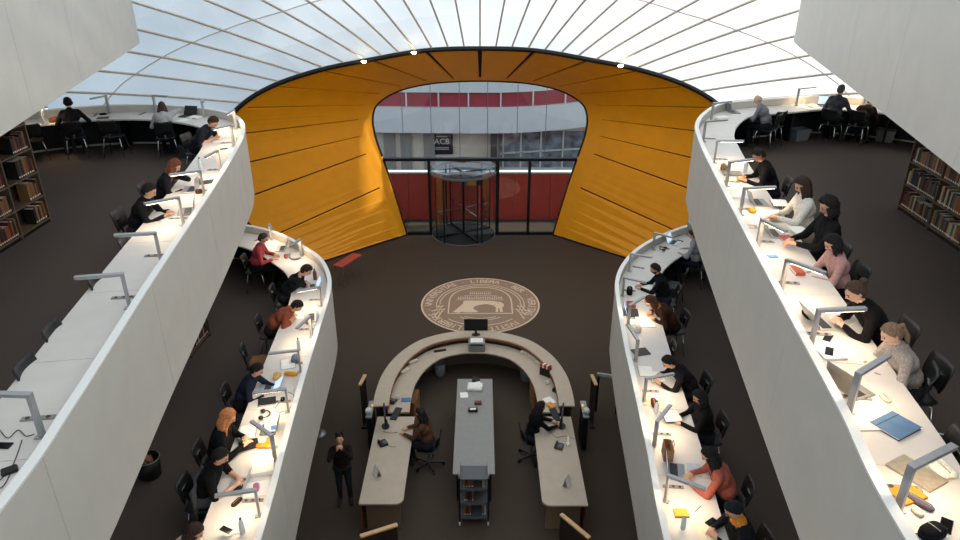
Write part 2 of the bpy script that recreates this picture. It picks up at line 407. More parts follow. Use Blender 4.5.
# ------------------------------------------------------------------ buildings across the courtyard
FAC = mat('facade_white', '#eceded', .7, 0, .04, 2); REDW = mat('red_render', '#c03a2b', .7, 0, .08, 3); REDF = mat('red_band', '#b23c4a', .6, 0, .06, 3)
CREAM = mat('cream_wall', '#ece2d2', .8, 0, .05, 2)
bld = thing('courtyard_building', 'white building across the courtyard with curved spandrel, red band and grid windows', 'building', (0, 31, 0))
m = MB(); m.box((0, .3, 4.5), (20, .3, 9)); part('wall', m, CREAM, bld)
def bowed(z0a, z1a, y, rise0, rise1, yo):
    A = []; Bv = []; m = MB(); n = 24
    P = []; Q = []
    for k in range(n + 1):
        x = -8 + 16 * k / n; r = max(0, (x - .5) / 5.) ** 2
        P.append(Vector((x, yo - .5 * sin(pi * k / n), z0a + r * rise0))); Q.append(Vector((x, yo - .5 * sin(pi * k / n), z1a + r * rise1)))
    return m.quadsheet(P, Q, (0, .25, 0))
part('spandrel', bowed(2.12, 3.24, 0, .35, .35, 0), FAC, bld)
part('red_band', bowed(3.26, 3.86, 0, .35, .35, .15), REDF, bld)
part('upper_wall', bowed(3.88, 7.5, 0, .35, 0, .05), FAC, bld)
for x in (-4.6, -3.2, -1.8, -.5, .9, 2.3, 3.7): m = MB(); r = max(0, (x - .5) / 5) ** 2 * .35; m.box((x, -.42, 3.56 + r), (.06, .1, .62)); part('band_mullion', m, FAC, bld)
WF = mat('window_frame_white', '#dcdad4', .5); DGL = mat('window_glass_reflections', '#868f96', .15, 0, .6, 2.5)  # strong grey mottling in the pane colour stands in for reflection streaks
wn = part('window', MB().box((3.05, .12, 1.2), (4.4, .05, 1.75)), DGL, bld)
for k, x in enumerate((1.05, 1.85, 2.75, 3.75, 4.9)): part('window_bar', MB().box((x, .08, 1.2), (.07, .06, 1.75)), WF, wn)
part('window_bar', MB().bar((.9, .08, 1.05), (5.2, .08, 1.32), .06, .07), WF, wn); part('window_bar', MB().box((3.05, .08, .33), (4.4, .08, .12)), WF, wn)
part('column', MB().box((.62, -.1, 1.05), (.28, .3, 2.1)), mat('pier_dark', '#4d4a4b', .8), bld)
for x in (-4.1, -3.35, -2.3): part('window', MB().box((x, .1, 1.1), (.5, .06, 1.7), ch=.01), mat('pale_window', '#a9a69f', .3), bld)
pst = one('poster', MB().box((-1.72, 31.10, 1.58), (.98, .03, 1.12)), mat('poster_navy', '#141d33', .5), 'dark blue poster with white lettering on wall beyond the entrance', 'poster')
def text_mesh(txt, size, extrude=.004):
    cu = bpy.data.curves.new('t', 'FONT'); cu.body = txt; cu.size = size; cu.extrude = extrude; cu.align_x = 'CENTER'; cu.align_y = 'CENTER'; cu.resolution_u = 2
    o = bpy.data.objects.new('t', cu); C.objects.link(o); dg = bpy.context.evaluated_depsgraph_get(); me = bpy.data.meshes.new_from_object(o.evaluated_get(dg)); bpy.data.objects.remove(o); return me
me = text_mesh('ACB', .36, .006); me.materials.clear(); me.materials.append(PAPER)
o = link('lettering', me, pst, (-1.72, 31.07, 1.60)); o.rotation_euler = (R(90), 0, 0)
for z in (1.25, 1.32, 1.84): part('print_line', MB().box((-1.72, 31.08, z), (.62 if z < 1.5 else .5, .01, .025)), PAPER, pst)
rw = thing('red_wall', 'low red rendered wall just outside the glass entrance', 'wall', (0, 25.5, -.02))
for k in range(10):
    x = -6.1 + 1.35 * k; part('panel', MB().box((x, .1, .93), (1.335, .2, 1.86), ch=.008), REDW, rw)
part('coping', MB().box((0, .1, 1.89), (13.6, .26, .06), ch=.01), FAC, rw)
sg_ = thing('hanging_sign', 'small orange and dark sign hung outside behind the revolving door', 'sign', (-.32, 25.44, 1.48))
part('sign_plate', MB().box((0, 0, .1), (.34, .03, .4), ch=.005), mat('sign_orange', '#f0a015', .5), sg_); part('sign_side', MB().box((.28, 0, .12), (.2, .03, .4), ch=.005), mat('sign_dark', '#222a38', .5), sg_)
part('sign_side', MB().box((-.32, 0, .1), (.26, .03, .36), ch=.005), mat('sign_grey', '#6b655e', .5), sg_)

# ------------------------------------------------------------------ galleries: parapet panels, desks, floors
def sc(L, k): return [(x * k, y * k) for x, y in L]
PTH = {
 'L2': [(-3.05, -3), (-3.1, 0.5)] + sc([(-3.09, 3.46), (-3.20, 4.5), (-3.33, 5.4), (-3.51, 6.6), (-3.79, 8.64), (-3.96, 9.9), (-4.24, 11.76), (-4.51, 13.23), (-4.93, 14.45), (-5.6, 15.3), (-6.82, 15.88), (-8.1, 15.98)], 1.024) + [(-9.5, 15.95), (-10.8, 15.0), (-12.2, 13.2)],
 'R2': [(2.35, -3), (2.5, .5)] + sc([(2.62, 3.3), (2.81, 4.47), (2.99, 5.74), (3.39, 8.53), (3.85, 11.59), (4.1, 13.0), (4.33, 14.0), (4.80, 15.1), (5.52, 16.1)], 1.024) + [(6.8, 16.98), (8.3, 17.4), (9.7, 16.9), (11.0, 15.8), (12.4, 13.8)],
 'L1': [(-2.2, -3), (-2.3, 2)] + sc([(-2.44, 5.78), (-2.58, 7.65), (-2.68, 9.03), (-2.76, 10.45), (-2.84, 11.79), (-2.98, 12.6), (-3.32, 13.44), (-3.8, 14.07), (-4.56, 14.87), (-5.43, 15.38)], 1.013) + [(-6.6, 15.8), (-8.2, 15.8), (-10, 14.8), (-12, 12.8)],
 'R1': [(1.75, -3), (1.9, 2)] + sc([(2.05, 5.78), (2.19, 7.33), (2.33, 9.19), (2.38, 9.9), (2.54, 11.55), (2.68, 12.45), (2.99, 13.29), (3.46, 14.07), (4.14, 14.8), (5.09, 15.5)], 1.013) + [(6.4, 16.1), (8.2, 16.3), (10, 15.4), (12, 13.4)],
 'L3': [(-4.2, -3), (-4.5, 3), (-5.70, 8.19), (-6.55, 11.6), (-7.78, 16.6), (-8.15, 17.05), (-8.7, 17.15), (-10, 16.3), (-11.5, 14.5), (-12.6, 12.5)],
 'R3': [(3.3, -3), (3.6, 2), (4.78, 6.73), (5.95, 11.5), (7.28, 16.9), (7.7, 17.3), (8.3, 17.35), (9.8, 16.4), (11.5, 14.5), (12.6, 12.5)],
}
LEV = {'1': 2.7, '2': 5.4, '3': 8.1}
GAL = {}
NICE = {'L2': 'gallery_left_upper', 'R2': 'gallery_right_upper', 'L1': 'gallery_left_lower', 'R1': 'gallery_right_lower', 'L3': 'gallery_left_top', 'R3': 'gallery_right_top'}
DESKLAB = {'L2': 'long white reading desk behind the parapet, half of its lamps switched off', 'R2': 'long white lamp-lit reading desk busy with readers facing the tall bookcase behind them',
           'L1': 'long white reading desk on the lower gallery above the standing photographer', 'R1': 'long white reading desk on the lower gallery opposite the photographer',
           'L3': 'white desk of the topmost gallery above the half-dark desk', 'R3': 'white desk of the topmost gallery above the busy lamp-lit desk'}
for g in PTH:
    lev = LEV[g[1]]; side = 1 if g[0] == 'L' else -1
    P, st = smooth_path(PTH[g]); N = normals(P, side); zt = lev + (1.16 if g[1] == '3' else .92); zb = lev - .53
    zb = {'L2': lev - .48, 'R2': lev - .60, 'L3': lev - .48, 'R3': lev - .48}.get(g, zb)
    GAL[g] = dict(lev=lev, P=P, N=N)
    w = struct('wall_' + NICE[g], None, None)
    per = round((2.9 if g[1] == '2' else 2.6) / st); i = {'L2': 7, 'R2': 3}.get(g, 0); cutsI = [0]
    k = i + per
    while k < len(P) - 6: cutsI.append(k); k += per
    cutsI.append(len(P) - 1)
    O = offs(P, N, 0); I1 = offs(P, N, .045); I2 = offs(P, N, .065)
    for a, b in zip(cutsI, cutsI[1:]):
        A = O[a:b + 1]; B = I1[a:b + 1]
        if b < len(P) - 1: A = A[:-1] + [A[-2].lerp(A[-1], 1 - .006 / st)]; B = B[:-1] + [B[-2].lerp(B[-1], 1 - .006 / st)]
        part('panel', MB().strip(A, B, zb, zt - .02), WHITE, w)
    part('inner_lining', MB().strip(I1, I2, zb + .02, zt - .02), WHITE, w)
    part('coping', MB().strip(offs(P, N, -.006), offs(P, N, .075), zt - .02, zt), mat('coping_white', '#e9e8e4', .4, 0, .02), w)
    # floor slab with carpet
    inner = offs(P, N, .066)
    if g[0] == 'L': poly = [tuple(p) for p in inner] + [(-13.2, 11.5), (-13.2, -3)]
    else: poly = [tuple(p) for p in inner] + [(13.2, 11.5), (13.2, -3)]
    struct('floor_' + NICE[g], MB().prism(poly, lev - .02, lev), CARPET)
    struct('trim_' + {'L2': '2', 'R2': '3', 'L1': '4', 'R1': '5', 'L3': '6', 'R3': '7'}[g], MB().prism(poly, lev - .45, lev - .021), SLAB, label='pale plaster slab under the gallery carpet')
    # desk
    d = thing('reading_desk', DESKLAB[g], 'desk', (0, 0, 0))
    dw = .79
    per = round(1.36 / st); ix = list(range(0, len(P) - 3, per)) + [len(P) - 1]
    A = offs(P, N, .075); B = offs(P, N, dw)
    for a, b in zip(ix, ix[1:]):
        a_, b_ = A[a:b + 1], B[a:b + 1]
        a_ = a_[:-1] + [a_[-2].lerp(a_[-1], 1 - .006 / st)]; b_ = b_[:-1] + [b_[-2].lerp(b_[-1], 1 - .006 / st)]
        part('tabletop', MB().strip(a_, b_, lev + .715, lev + .75), DESKW, d)
        p = P[a]; n = N[a]; ang = math.atan2(n.y, n.x)
        c = p + n * .40
        part('support', MB().box((c.x, c.y, lev + .36), (.55, .04, .70), rz=ang), DARKM, d)
    part('modesty_panel', MB().strip(offs(P, N, .08), offs(P, N, .10), lev + .05, lev + .70), DARKM, d)
    GAL[g]['desk'] = d
def near(g, x, y):
    P = GAL[g]['P']; i = min(range(len(P)), key=lambda k: (P[k].x - x) ** 2 + (P[k].y - y) ** 2); return i
def facing(g, x, y):
    "rotation about z that turns local +Y towards the parapet"
    n = -GAL[g]['N'][near(g, x, y)]; return math.atan2(n.y, n.x) - pi / 2

# ------------------------------------------------------------------ desk lamps and sockets
LP = MB().box((0, .01, .006), (.07, .09, .012), ch=.003).mesh('lamp_base', LAMPM)
LPOST = MB().bar((0, 0, .01), (0, 0, .40), .052, .03, up=(0, 1, 0)).mesh('post', LAMPM)
LARM = MB().bar((0, -.015, .40), (0, .45, .415), .052, .03).mesh('arm', LAMPM)
LDIF = MB().bar((0, .06, .384), (0, .43, .396), .036, .006).mesh('diffuser', GLOW)
LDIFO = MB().bar((0, .06, .384), (0, .43, .396), .036, .006).mesh('diffuser', GLOWOFF)
SOCK = MB().box((0, 0, .006), (.26, .055, .012), ch=.003).mesh('socket_strip', mat('socket_grey', '#8f8a84', .5))
OUTL = MB().lathe([(.019, 0), (.019, .004), (.015, .002), (.002, .002)], 10).mesh('outlet', mat('outlet_dark', '#3a3633', .6))
AL = bpy.data.lights.new('desk_lamp_light', 'AREA'); AL.shape = 'RECTANGLE'; AL.size = .05; AL.size_y = .38; AL.energy = 3.2; AL.color = (1., .72, .44)
def lamp(g, bx, by, ex, ey, on, note, tilt=0):
    z = GAL[g]['lev'] + .75; b = at(bx, by, z); e = at(ex, ey, z + .40)
    i = near(g, b.x, b.y); p = GAL[g]['P'][i]; n = GAL[g]['N'][i]
    q = p + n * max(.15, (Vector((b.x, b.y)) - p).dot(n)); tng = Vector((-n.y, n.x)); q = q + tng * (Vector((b.x, b.y)) - p).dot(tng)
    dr = Vector((e.x - q.x, e.y - q.y)); rz = math.atan2(dr.y, dr.x) - pi / 2
    t = thing('desk_lamp', 'grey angled desk lamp ' + ('lit ' if on else 'switched off ') + note, 'lamp', (q.x, q.y, z + .001), rz, 'angled desk lamps along the gallery desks')
    link('lamp_base', LP, t); link('post', LPOST, t); a = link('arm', LARM, t); link('diffuser', LDIF if on else LDIFO, a)
    if on:
        lo = link('lamp_light', AL, t, (0, .25, .378)); lo.rotation_euler = (R(2), 0, 0)
    s = q + n * .02 + tng * (-.26 if g[0] == 'L' else .26); 
    so = link('socket_strip', SOCK, GAL[g]['desk'], (s.x + n.x * .12, s.y + n.y * .12, z), math.atan2(n.y, n.x))
    for k in (-.08, 0, .08): link('outlet', OUTL, so, (k, 0, .012))
for a in [
 ('L2', 43, 437, 0, 395, 0, 'beside the black charger and cables'), ('L2', 130, 308, 81.5, 278.5, 0, 'on the empty stretch of desk, between two empty chairs'),
 ('L2', 161.5, 263.7, 117, 236.4, 0, 'next to the man in the black jacket'), ('L2', 183.7, 225, 144.6, 205, 1, 'in front of the man in the black jacket'),
 ('L2', 204.4, 196, 169.5, 176, 1, 'in front of the red-haired woman'), ('L2', 220.7, 174, 204.4, 159, 1, 'beside a clear bottle at the bend'),
 ('L2', 234, 146, 206.5, 132, 1, 'over the papers of the man in the dark vest'), ('L2', 238, 129, 222, 119, 1, 'just past the man in the dark vest'),
 ('L2', 211.7, 115, 205, 106, 0, 'beside the open papers on the far curve of desk'), ('L2', 166, 109, 173, 97.5, 0, 'beyond the woman in pale grey'),
 ('L2', 110, 113, 101, 97, 0, 'between the headphone wearer and the woman in pale grey'), ('L2', 45, 124, 50, 110, 1, 'past the headphone wearer, near the bookcase'),
 ('R2', 894.6, 513, 951, 449, 1, 'beside the orange notebook'), ('R2', 843, 414, 884.5, 359, 1, 'beside the grey laptop and the blue folder'),
 ('R2', 807.8, 346.7, 864.4, 310, 1, 'in front of the woman with a hair bun'), ('R2', 779.6, 292.4, 821, 273, 1, 'in front of the woman in the dusty pink sweater'),
 ('R2', 757, 249, 785, 232, 1, 'in front of the curly-haired woman in black'), ('R2', 740, 215, 779.6, 188, 1, 'in front of the woman in a white shirt'),
 ('R2', 726, 186.5, 760, 159.6, 1, 'in front of the short-haired man in black'), ('R2', 714, 163, 745, 142, 1, 'on the clear stretch before the bend'),
 ('R2', 703, 141.7, 730.8, 120.5, 0, 'on the empty bend of the desk'), ('R2', 711, 121.7, 738, 101.7, 0, 'behind the laptop of the bearded man'),
 ('R2', 796, 106, 821.6, 88, 1, 'between the bearded man and the man in dark grey'), ('R2', 862, 106, 847, 92, 1, 'on the far desk beside the man in dark grey'),
 ('L1', 260.6, 515.7, 220.8, 496, 1, 'beside the reader in a black T-shirt'), ('L1', 278, 459.6, 255.8, 425, 1, 'in front of the blonde reader'),
 ('L1', 291.7, 411.7, 259, 393, 1, 'in front of the reader in navy'), ('L1', 303.8, 371.7, 274, 353.7, 0, 'over the open notebook and blue bag'),
 ('L1', 313.8, 336.7, 296, 330, 1, 'beside the reader in rust brown'), ('L1', 322, 306, 298, 291.8, 1, 'beside the black-jacketed reader with head in hand'),
 ('L1', 306, 255, 289.7, 248, 1, 'beside the grey bag near the man in red'), ('L1', 277, 238, 272, 231, 1, 'behind the laptop of the man in red'),
 ('R1', 664.6, 501, 702, 489, 1, 'in front of the reader with a pink sweater'), ('R1', 652, 445.6, 667.7, 409, 1, 'beside the brown paper bag'),
 ('R1', 643, 401, 672, 375, 1, 'in front of the two readers in black'), ('R1', 635.6, 361, 633, 333, 0, 'beside the black tablet'),
 ('R1', 628, 325, 640.5, 299.6, 1, 'in front of the reader in brown with bowed head'), ('R1', 622, 296, 645, 283, 0, 'in front of the bearded man in black'),
 ('R1', 627.6, 271, 649.4, 257.6, 0, 'on the empty curve of the desk'), ('R1', 650, 248.7, 674, 238.5, 0, 'beside the laptop of the reader in pale grey'),
 ('R1', 685.4, 234, 690, 224, 0, 'beyond the reader in pale grey')]: lamp(*a)

# ------------------------------------------------------------------ chairs
def shell(w0, w1, prof, th, n=7, bow=.03):
    "curved plate: prof = list of (y,z) up its middle"
    m = MB(); v = []; rows = len(prof)
    for r, (y, z) in enumerate(prof):
        t = r / (rows - 1); w = w0 + (w1 - w0) * t
        if r in (0, rows - 1): w *= .86
        for k in range(n):
            s = -1 + 2 * k / (n - 1); v.append((s * w / 2, y + bow * s * s, z + .012 * s * s))
    nn = len(v); v += [(x, y - th, z - th * .6) for x, y, z in v]
    f = []
    for r in range(rows - 1):
        for k in range(n - 1):
            a = r * n + k; f += [(a, a + 1, a + n + 1, a + n), (nn + a + n, nn + a + n + 1, nn + a + 1, nn + a)]
    bd = list(range(n)) + [r * n + n - 1 for r in range(1, rows)] + [(rows - 1) * n + k for k in range(n - 2, -1, -1)] + [r * n for r in range(rows - 2, 0, -1)]
    for i in range(len(bd)): a, b = bd[i], bd[(i + 1) % len(bd)]; f.append((b, a, nn + a, nn + b))
    return m.add(v, f)
CH_SEAT = shell(.40, .40, [(-.20, .47), (-.12, .455), (0, .45), (.12, .455), (.20, .445)], .014, bow=0).mesh('seat', BLACK, True)
CH_BACK = shell(.36, .38, [(-.215, .56), (-.225, .64), (-.24, .72), (-.262, .80), (-.28, .84)], .014, bow=.035).mesh('backrest', BLACK, True)
CH_BR = MB().bar((0, -.19, .45), (0, -.237, .71), .05, .012, up=(0, 1, 0)).box((0, -.235, .70), (.12, .02, .025)).mesh('back_bracket', CHROME)
CH_LEG = [MB().tube([(sx * .10, sy * .10, .44), (sx * .165, sy * .155, .42), (sx * .215, sy * .215, .01)], .011, 8).mesh('leg', CHROME, True) for sx in (-1, 1) for sy in (-1, 1)]
CH_ARM = [MB().tube([(s * .20, .05, .45), (s * .26, .02, .50), (s * .27, -.02, .66), (s * .27, -.14, .675), (s * .25, -.24, .67)], .012, 8).mesh('armrest', CHROME, True) for s in (-1, 1)]
def chair(x, y, z, rz, label, arms=False, group='black shell chairs with chrome legs'):
    t = thing('shell_chair', label, 'chair', (x, y, z + .001), rz, group)
    link('seat', CH_SEAT, t); link('backrest', CH_BACK, t); link('back_bracket', CH_BR, t)
    for l in CH_LEG: link('leg', l, t)
    if arms:
        for a in CH_ARM: link('armrest', a, t)
    return t
def chair_px(g, px, py, label, zrel=.72, rot=0, back=-.25, arms=False):
    lev = GAL[g]['lev']; p = at(px, py, lev + zrel); rz = facing(g, p.x, p.y) + R(rot)
    x = p.x + sin(rz) * back * -1 * -1 * -1; y = p.y - cos(rz) * back * 1
    # the backrest sits at local (0,back): origin = p - R*(0,back)
    x = p.x - (-sin(rz) * back); y = p.y - cos(rz) * back
    return chair(x, y, lev, rz, label, arms)
def swivel(x, y, z, rz, label):
    t = thing('swivel_chair', label, 'chair', (x, y, z + .001), rz, 'black swivel chairs behind the counter')
    link('seat', CH_SEAT, t); link('backrest', CH_BACK, t); link('back_bracket', CH_BR, t)
    m = MB(); m.tube([(0, 0, .07), (0, 0, .44)], .03, 10); part('gas_lift', m, STEEL, t)
    for k in range(5):
        a = 2 * pi * k / 5; m = MB(); m.bar((0, 0, .09), (.30 * cos(a), .30 * sin(a), .07), .04, .03); l = part('leg', m, BLACK, t)
        m = MB(); m.tube([(.30 * cos(a) - .02 * sin(a), .30 * sin(a) + .02 * cos(a), .03), (.30 * cos(a) + .02 * sin(a), .30 * sin(a) - .02 * cos(a), .03)], .03, 10); part('castor', m, BLACK, l)
    return t

# ------------------------------------------------------------------ people
def capsule(m, p, q, r0, r1, n=10):
    p = Vector(p); q = Vector(q); L = (q - p); ln = max(L.length, 1e-4); t = L / ln if L.length > 1e-5 else Vector((0, 0, 1))
    pts = []; rr = []
    for a in (85, 60, 35, 12): pts.append(p - t * r0 * sin(R(a))); rr.append(r0 * cos(R(a)))
    for a in (12, 35, 60, 85): pts.append(q + t * r1 * sin(R(a))); rr.append(r1 * cos(R(a)))
    m.tube(pts, rr, n)
def headgrid(f, nu=22, nv=15):
    "closed head-like grid; f(direction) -> point"
    v = []; F = []
    for i in range(nv + 1):
        la = -pi / 2 + pi * i / nv
        la = max(min(la, pi / 2 - .02), -pi / 2 + .02)
        for k in range(nu):
            lo = 2 * pi * k / nu; v.append(f(Vector((cos(la) * sin(lo), cos(la) * cos(lo), sin(la)))))
    for i in range(nv):
        for k in range(nu): F.append((i * nu + k, i * nu + (k + 1) % nu, (i + 1) * nu + (k + 1) % nu, (i + 1) * nu + k))
    F += [tuple(range(nu - 1, -1, -1)), tuple(nv * nu + k for k in range(nu))]
    return v, F
def gs(d, c, w): return math.exp(-((d - Vector(c)).length / w) ** 2)
def head_pt(d):
    d = d.normalized(); p = Vector((d.x * .076, d.y * .094, d.z * .117))
    if d.z < 0: p.x *= 1 - .28 * (-d.z); p.y *= 1 - .10 * (-d.z)
    if d.z < -.2 and d.y < 0: p.y *= .8
    p.y += .026 * gs(d, (0, .97, -.12), .17) + .008 * gs(d, (0, .85, .28), .3) - .007 * gs(d, (.36, .88, .02), .2) - .007 * gs(d, (-.36, .88, .02), .2)
    p.y += .010 * gs(d, (0, .72, -.68), .22) + .006 * gs(d, (0, .86, -.48), .16)
    for s in (-1, 1): p.x += s * .018 * gs(d, (s * .98, -.1, -.05), .2)
    return p
def hair_fn(style, seed):
    lowb = {'short': -.62, 'long': -.75, 'bun': -.6, 'pony': -.6, 'curly': -.6, 'beanie': -.3, 'bald': -.5, 'bob': -.85, 'tufts': -.6}[style]
    fat = {'short': 1.10, 'long': 1.13, 'bun': 1.07, 'pony': 1.08, 'curly': 1.22, 'beanie': 1.13, 'tufts': 1.10, 'bald': 1.03, 'bob': 1.16}[style]
    rough = {'curly': .16, 'short': .09, 'bob': .06, 'long': .06, 'beanie': .01, 'bald': .01}.get(style, .025)
    def f(d):
        d = d.normalized(); b = head_pt(d)
        edge_front = .66 if style != 'bald' else 2
        # hairline: front high, sides at ear, back low
        t = (d.y + 1) / 2
        line = lowb + (edge_front - lowb) * max(0, min(1, (d.y + .25) / .9)) ** .8
        line += .16 * noise.noise(Vector((d.x * 4.5, d.y * 4.5, seed * 1.7))) if style not in ('beanie', 'bald') else 0
        k = max(0, min(1, (d.z - line) / .16 + .5))
        if style == 'bald': k *= max(0, min(1, (.55 - d.z) / .2))
        s = .90 + (fat - .90) * k
        az = math.atan2(d.x, d.y - .2)
        if style not in ('beanie', 'bald'): s *= 1 + .055 * k * noise.noise(Vector((az * 5.5, d.z * 1.6, seed * 3.1)))
        s *= 1 + rough * k * noise.noise(d * (6 if style == 'curly' else 9) + Vector((seed, 0, 0)))
        return Vector((d.x * .078 + (b.x - d.x * .078) * (1 - k), b.y if k < .5 else d.y * .098, b.z)) * s + Vector((0, 0, .006 * k))
    return f

PEOPLE = []; DEBUG = False
def ik(S, T, a, b, pole):
    S = Vector(S); T = Vector(T); d = T - S; L = d.length
    if L > (a + b) * .995: T = S + d.normalized() * (a + b) * .995; d = T - S; L = d.length
    t = d.normalized(); x = (a * a - b * b + L * L) / (2 * L); h = math.sqrt(max(0, a * a - x * x))
    pl = Vector(pole); pl = (pl - t * pl.dot(t)).normalized()
    return S + t * x + pl * h, T
def person(place, label, top='#18181b', pants='#22242c', shoes='#1a1a1a', skin=0, hair='#241812', style='short', lean=22, look=30, turn=0, hands=None, short=False,
           extra=None, stand=False, sc=1.0, seed=1, curl=.6, chairlab=None, chair_arms=False, group=None, swiv=False, legs=None):
    """place: (gallery or None, px, py, yaw offset or absolute, base z). px,py = centre of the head in the photo"""
    caps = []   # p,q,r0,r1,label
    def D(a): return Vector((0, sin(R(a)), cos(R(a))))
    if place[0]:
        g = place[0]; bz = GAL[g]['lev']; want = 1.0; best = None
        for dl in (0, -6, 6, 12, 18):
            for k in (1.0, 1.03, .97, 1.06, .94, .91):
                ln = max(4, lean + dl); hl = Vector((0, 0, .575)) + D(ln * .55) * .17 + D(ln) * .20 + D(ln * 1.15) * .11 + D(ln * 1.25) * .065 + D(ln * .6 + look * .45) * .155
                h = at(place[1], place[2], bz + hl.z * k); rz = facing(g, h.x, h.y) + R(place[3]); pp = Vector((h.x + sin(rz) * hl.y * k, h.y - cos(rz) * hl.y * k))
                i = near(g, pp.x, pp.y); d = (pp - GAL[g]['P'][i]).dot(GAL[g]['N'][i]); cost = abs(d - want) * 10 + abs(dl) * .03 + abs(k - 1) * 2
                if best is None or cost < best[0]: best = (cost, ln, k, d)
        lean, sc = best[1], best[2]
    if stand: P = Vector((0, 0, .93))
    else: P = Vector((0, 0, .575))
    wa = P + D(lean * .55) * .17; chs = wa + D(lean) * .20; shc = chs + D(lean * 1.15) * .11; nk = shc + D(lean * 1.25) * .065
    hd = nk + D(lean * .6 + look * .45) * .155
    X = Vector((1, 0, 0))
    caps += [(P - X * .075, P + X * .075, .118, .118, 1), (wa - X * .06, wa + X * .06, .112, .112, 0), (P, wa, .115, .115, 0), (wa, chs, .115, .118, 0), (chs - X * .075, chs + X * .075, .112, .112, 0),
             (shc - X * .145, shc + X * .145, .066, .066, 0), (shc, chs, .10, .11, 0), (nk - D(lean) * .02, nk + D(lean) * .015, .066, .055, 0), (nk, hd, .050, .052, 3)]
    if extra: caps.append((nk - D(lean) * .01 - Vector((.03, 0, 0)), nk - D(lean) * .01 + Vector((.03, .01, 0)), .075, .075, 4))
    hands = hands or ((-.15, .40, .79), (.15, .40, .79)); fing = MB()
    for s, T in zip((-1, 1), hands):
        S = shc + X * (.178 * s) - D(lean) * .01
        T = Vector(T); E, T = ik(S, T, .285, .25, (s * .7, -.35, -.8) if not stand else (s * .9, -.1, -1))
        caps += [(S, E, .055, .046, 0), (E, T - (T - E) * .05, .045, .032, 3 if short else 0)]
        if short: caps.append((S, S.lerp(E, .55), .060, .056, 0))
        dr = (T - E).normalized()
        dr = (dr + Vector((-s * .25, 0, -.15 if not stand else .2))).normalized(); upv = Vector((0, 0, 1)) if abs(dr.z) < .85 else Vector((0, -1, 0))
        ac = dr.cross(upv).normalized(); nm = ac.cross(dr).normalized()
        pe = T + dr * .075
        caps += [(T + ac * .018, pe + ac * .024, .022, .018, 3), (T - ac * .018, pe - ac * .024, .022, .018, 3), (T, pe, .023, .02, 3)]
        for q in range(4):
            o = -.031 + .0207 * q; L = (.062, .074, .070, .055)[q] if s < 0 else (.055, .070, .074, .062)[q]
            b0 = pe + ac * o; b1 = b0 + (dr + ac * o * 3 - nm * curl * .45).normalized() * L * .55; b2 = b1 + (dr + ac * o * 2 - nm * curl * 1.5).normalized() * L * .5
            fing.tube([b0 - dr * .02, b0, b1, b2, b2 + (b2 - b1) * .12], [.0085, .0095, .0088, .0075, .003], 6)
        th = T + dr * .02 - ac * (s * -.03) * -1 if False else T + dr * .02 + ac * (-.032 if s > 0 else .032)
        od = (ac * (-1 if s > 0 else 1))
        fing.tube([T + dr * .012 + od * .015, th, th + (dr + od * .7 - nm * .2).normalized() * .035, th + (dr * 1.2 + od * .35 - nm * .4).normalized() * .062], [.012, .0115, .0105, .007], 6)
    for s in (-1, 1):
        hip = P + X * (.088 * s) - Vector((0, 0, .02))
        if stand: kn = Vector((s * .10, .03, .50)); an = Vector((s * .11, -.01, .085)); toe = Vector((s * .13, .16, .04))
        else:
            lg = (legs or ((-.10, .42), (.10, .42)))[0 if s < 0 else 1]
            kn = Vector((lg[0], lg[1], .535)); an = Vector((lg[0] * 1.1, lg[1] - .06, .085)); toe = an + Vector((s * .02, .14, -.04))
        caps += [(hip, kn, .088, .062, 1), (kn, an, .060, .044, 1), (an, toe, .046, .038, 2), (an - Vector((0, .04, .03)), an, .04, .044, 2)]
    caps = [(p_, q_, a_ * (1.12 if l_ in (0, 1) else 1), b_ * (1.12 if l_ in (0, 1) else 1), l_) for p_, q_, a_, b_, l_ in caps]
    m = MB()
    for c in caps: capsule(m, *c[:4])
    # head frame
    pit = R(lean * .35 + look); ty = R(turn)
    HM = Matrix.Translation(hd) @ Matrix.Rotation(ty, 4, 'Z') @ Matrix.Rotation(-pit, 4, 'X')
    hv, hf = headgrid(head_pt); hv = [HM @ (p * 1.0) for p in hv]
    # hair
    hm = MB(); v, f = headgrid(hair_fn(style, seed), 40, 22); hm.add([HM @ p for p in v], f)
    rnd = random.Random(seed)
    dn = (Vector((0, -sin(R(lean)) * .55, -1)) + Vector((0, -.12, 0))).normalized()
    if style in ('long', 'curly', 'bob'):
        ln = .30 if style == 'long' else .12
        for k in range(9):
            a = R(-115 + 230 * k / 8); st = HM @ Vector((.068 * sin(a), -.085 * cos(a) * .9, -.02)); e = st + dn * (ln * (.85 + .3 * rnd.random())) + Vector((.03 * sin(a) + .012 * rnd.uniform(-1, 1), -.02, 0))
            w = Vector((rnd.uniform(-1, 1), rnd.uniform(-1, .2), 0)) * .014
            hm.tube([st + Vector((0, .02, .03)), st.lerp(e, .3) + w, st.lerp(e, .65) - w, e], [.028, .034, .030, .008], 7)
    if style == 'pony':
        st = HM @ Vector((0, -.095, .05)); e = st + dn * .26 + Vector((0, -.05, 0)); hm.tube([HM @ Vector((0, -.07, .05)), st + Vector((0, -.02, .01)), st.lerp(e, .5) - Vector((0, .03, 0)), e], [.02, .026, .03, .008], 8)
    if style == 'bun':
        c = HM @ Vector((0, -.105, .07)); v, f = headgrid(lambda d: d * (.042 + .006 * noise.noise(d * 5)), 12, 8); hm.add([c + p for p in v], f)
    if style == 'tufts':
        for sx in (-1, 1): hm.tube([HM @ Vector((sx * .045, -.02, .08)), HM @ Vector((sx * .058, -.02, .125)), HM @ Vector((sx * .062, -.025, .165))], [.035, .026, .006], 8)
    if style == 'beanie':
        v, f = headgrid(lambda d: Vector((d.x * .024, d.y * .024, d.z * .02)), 8, 5); hm.add([HM @ (p + Vector((0, -.01, .135))) for p in v], f)
    beard = None
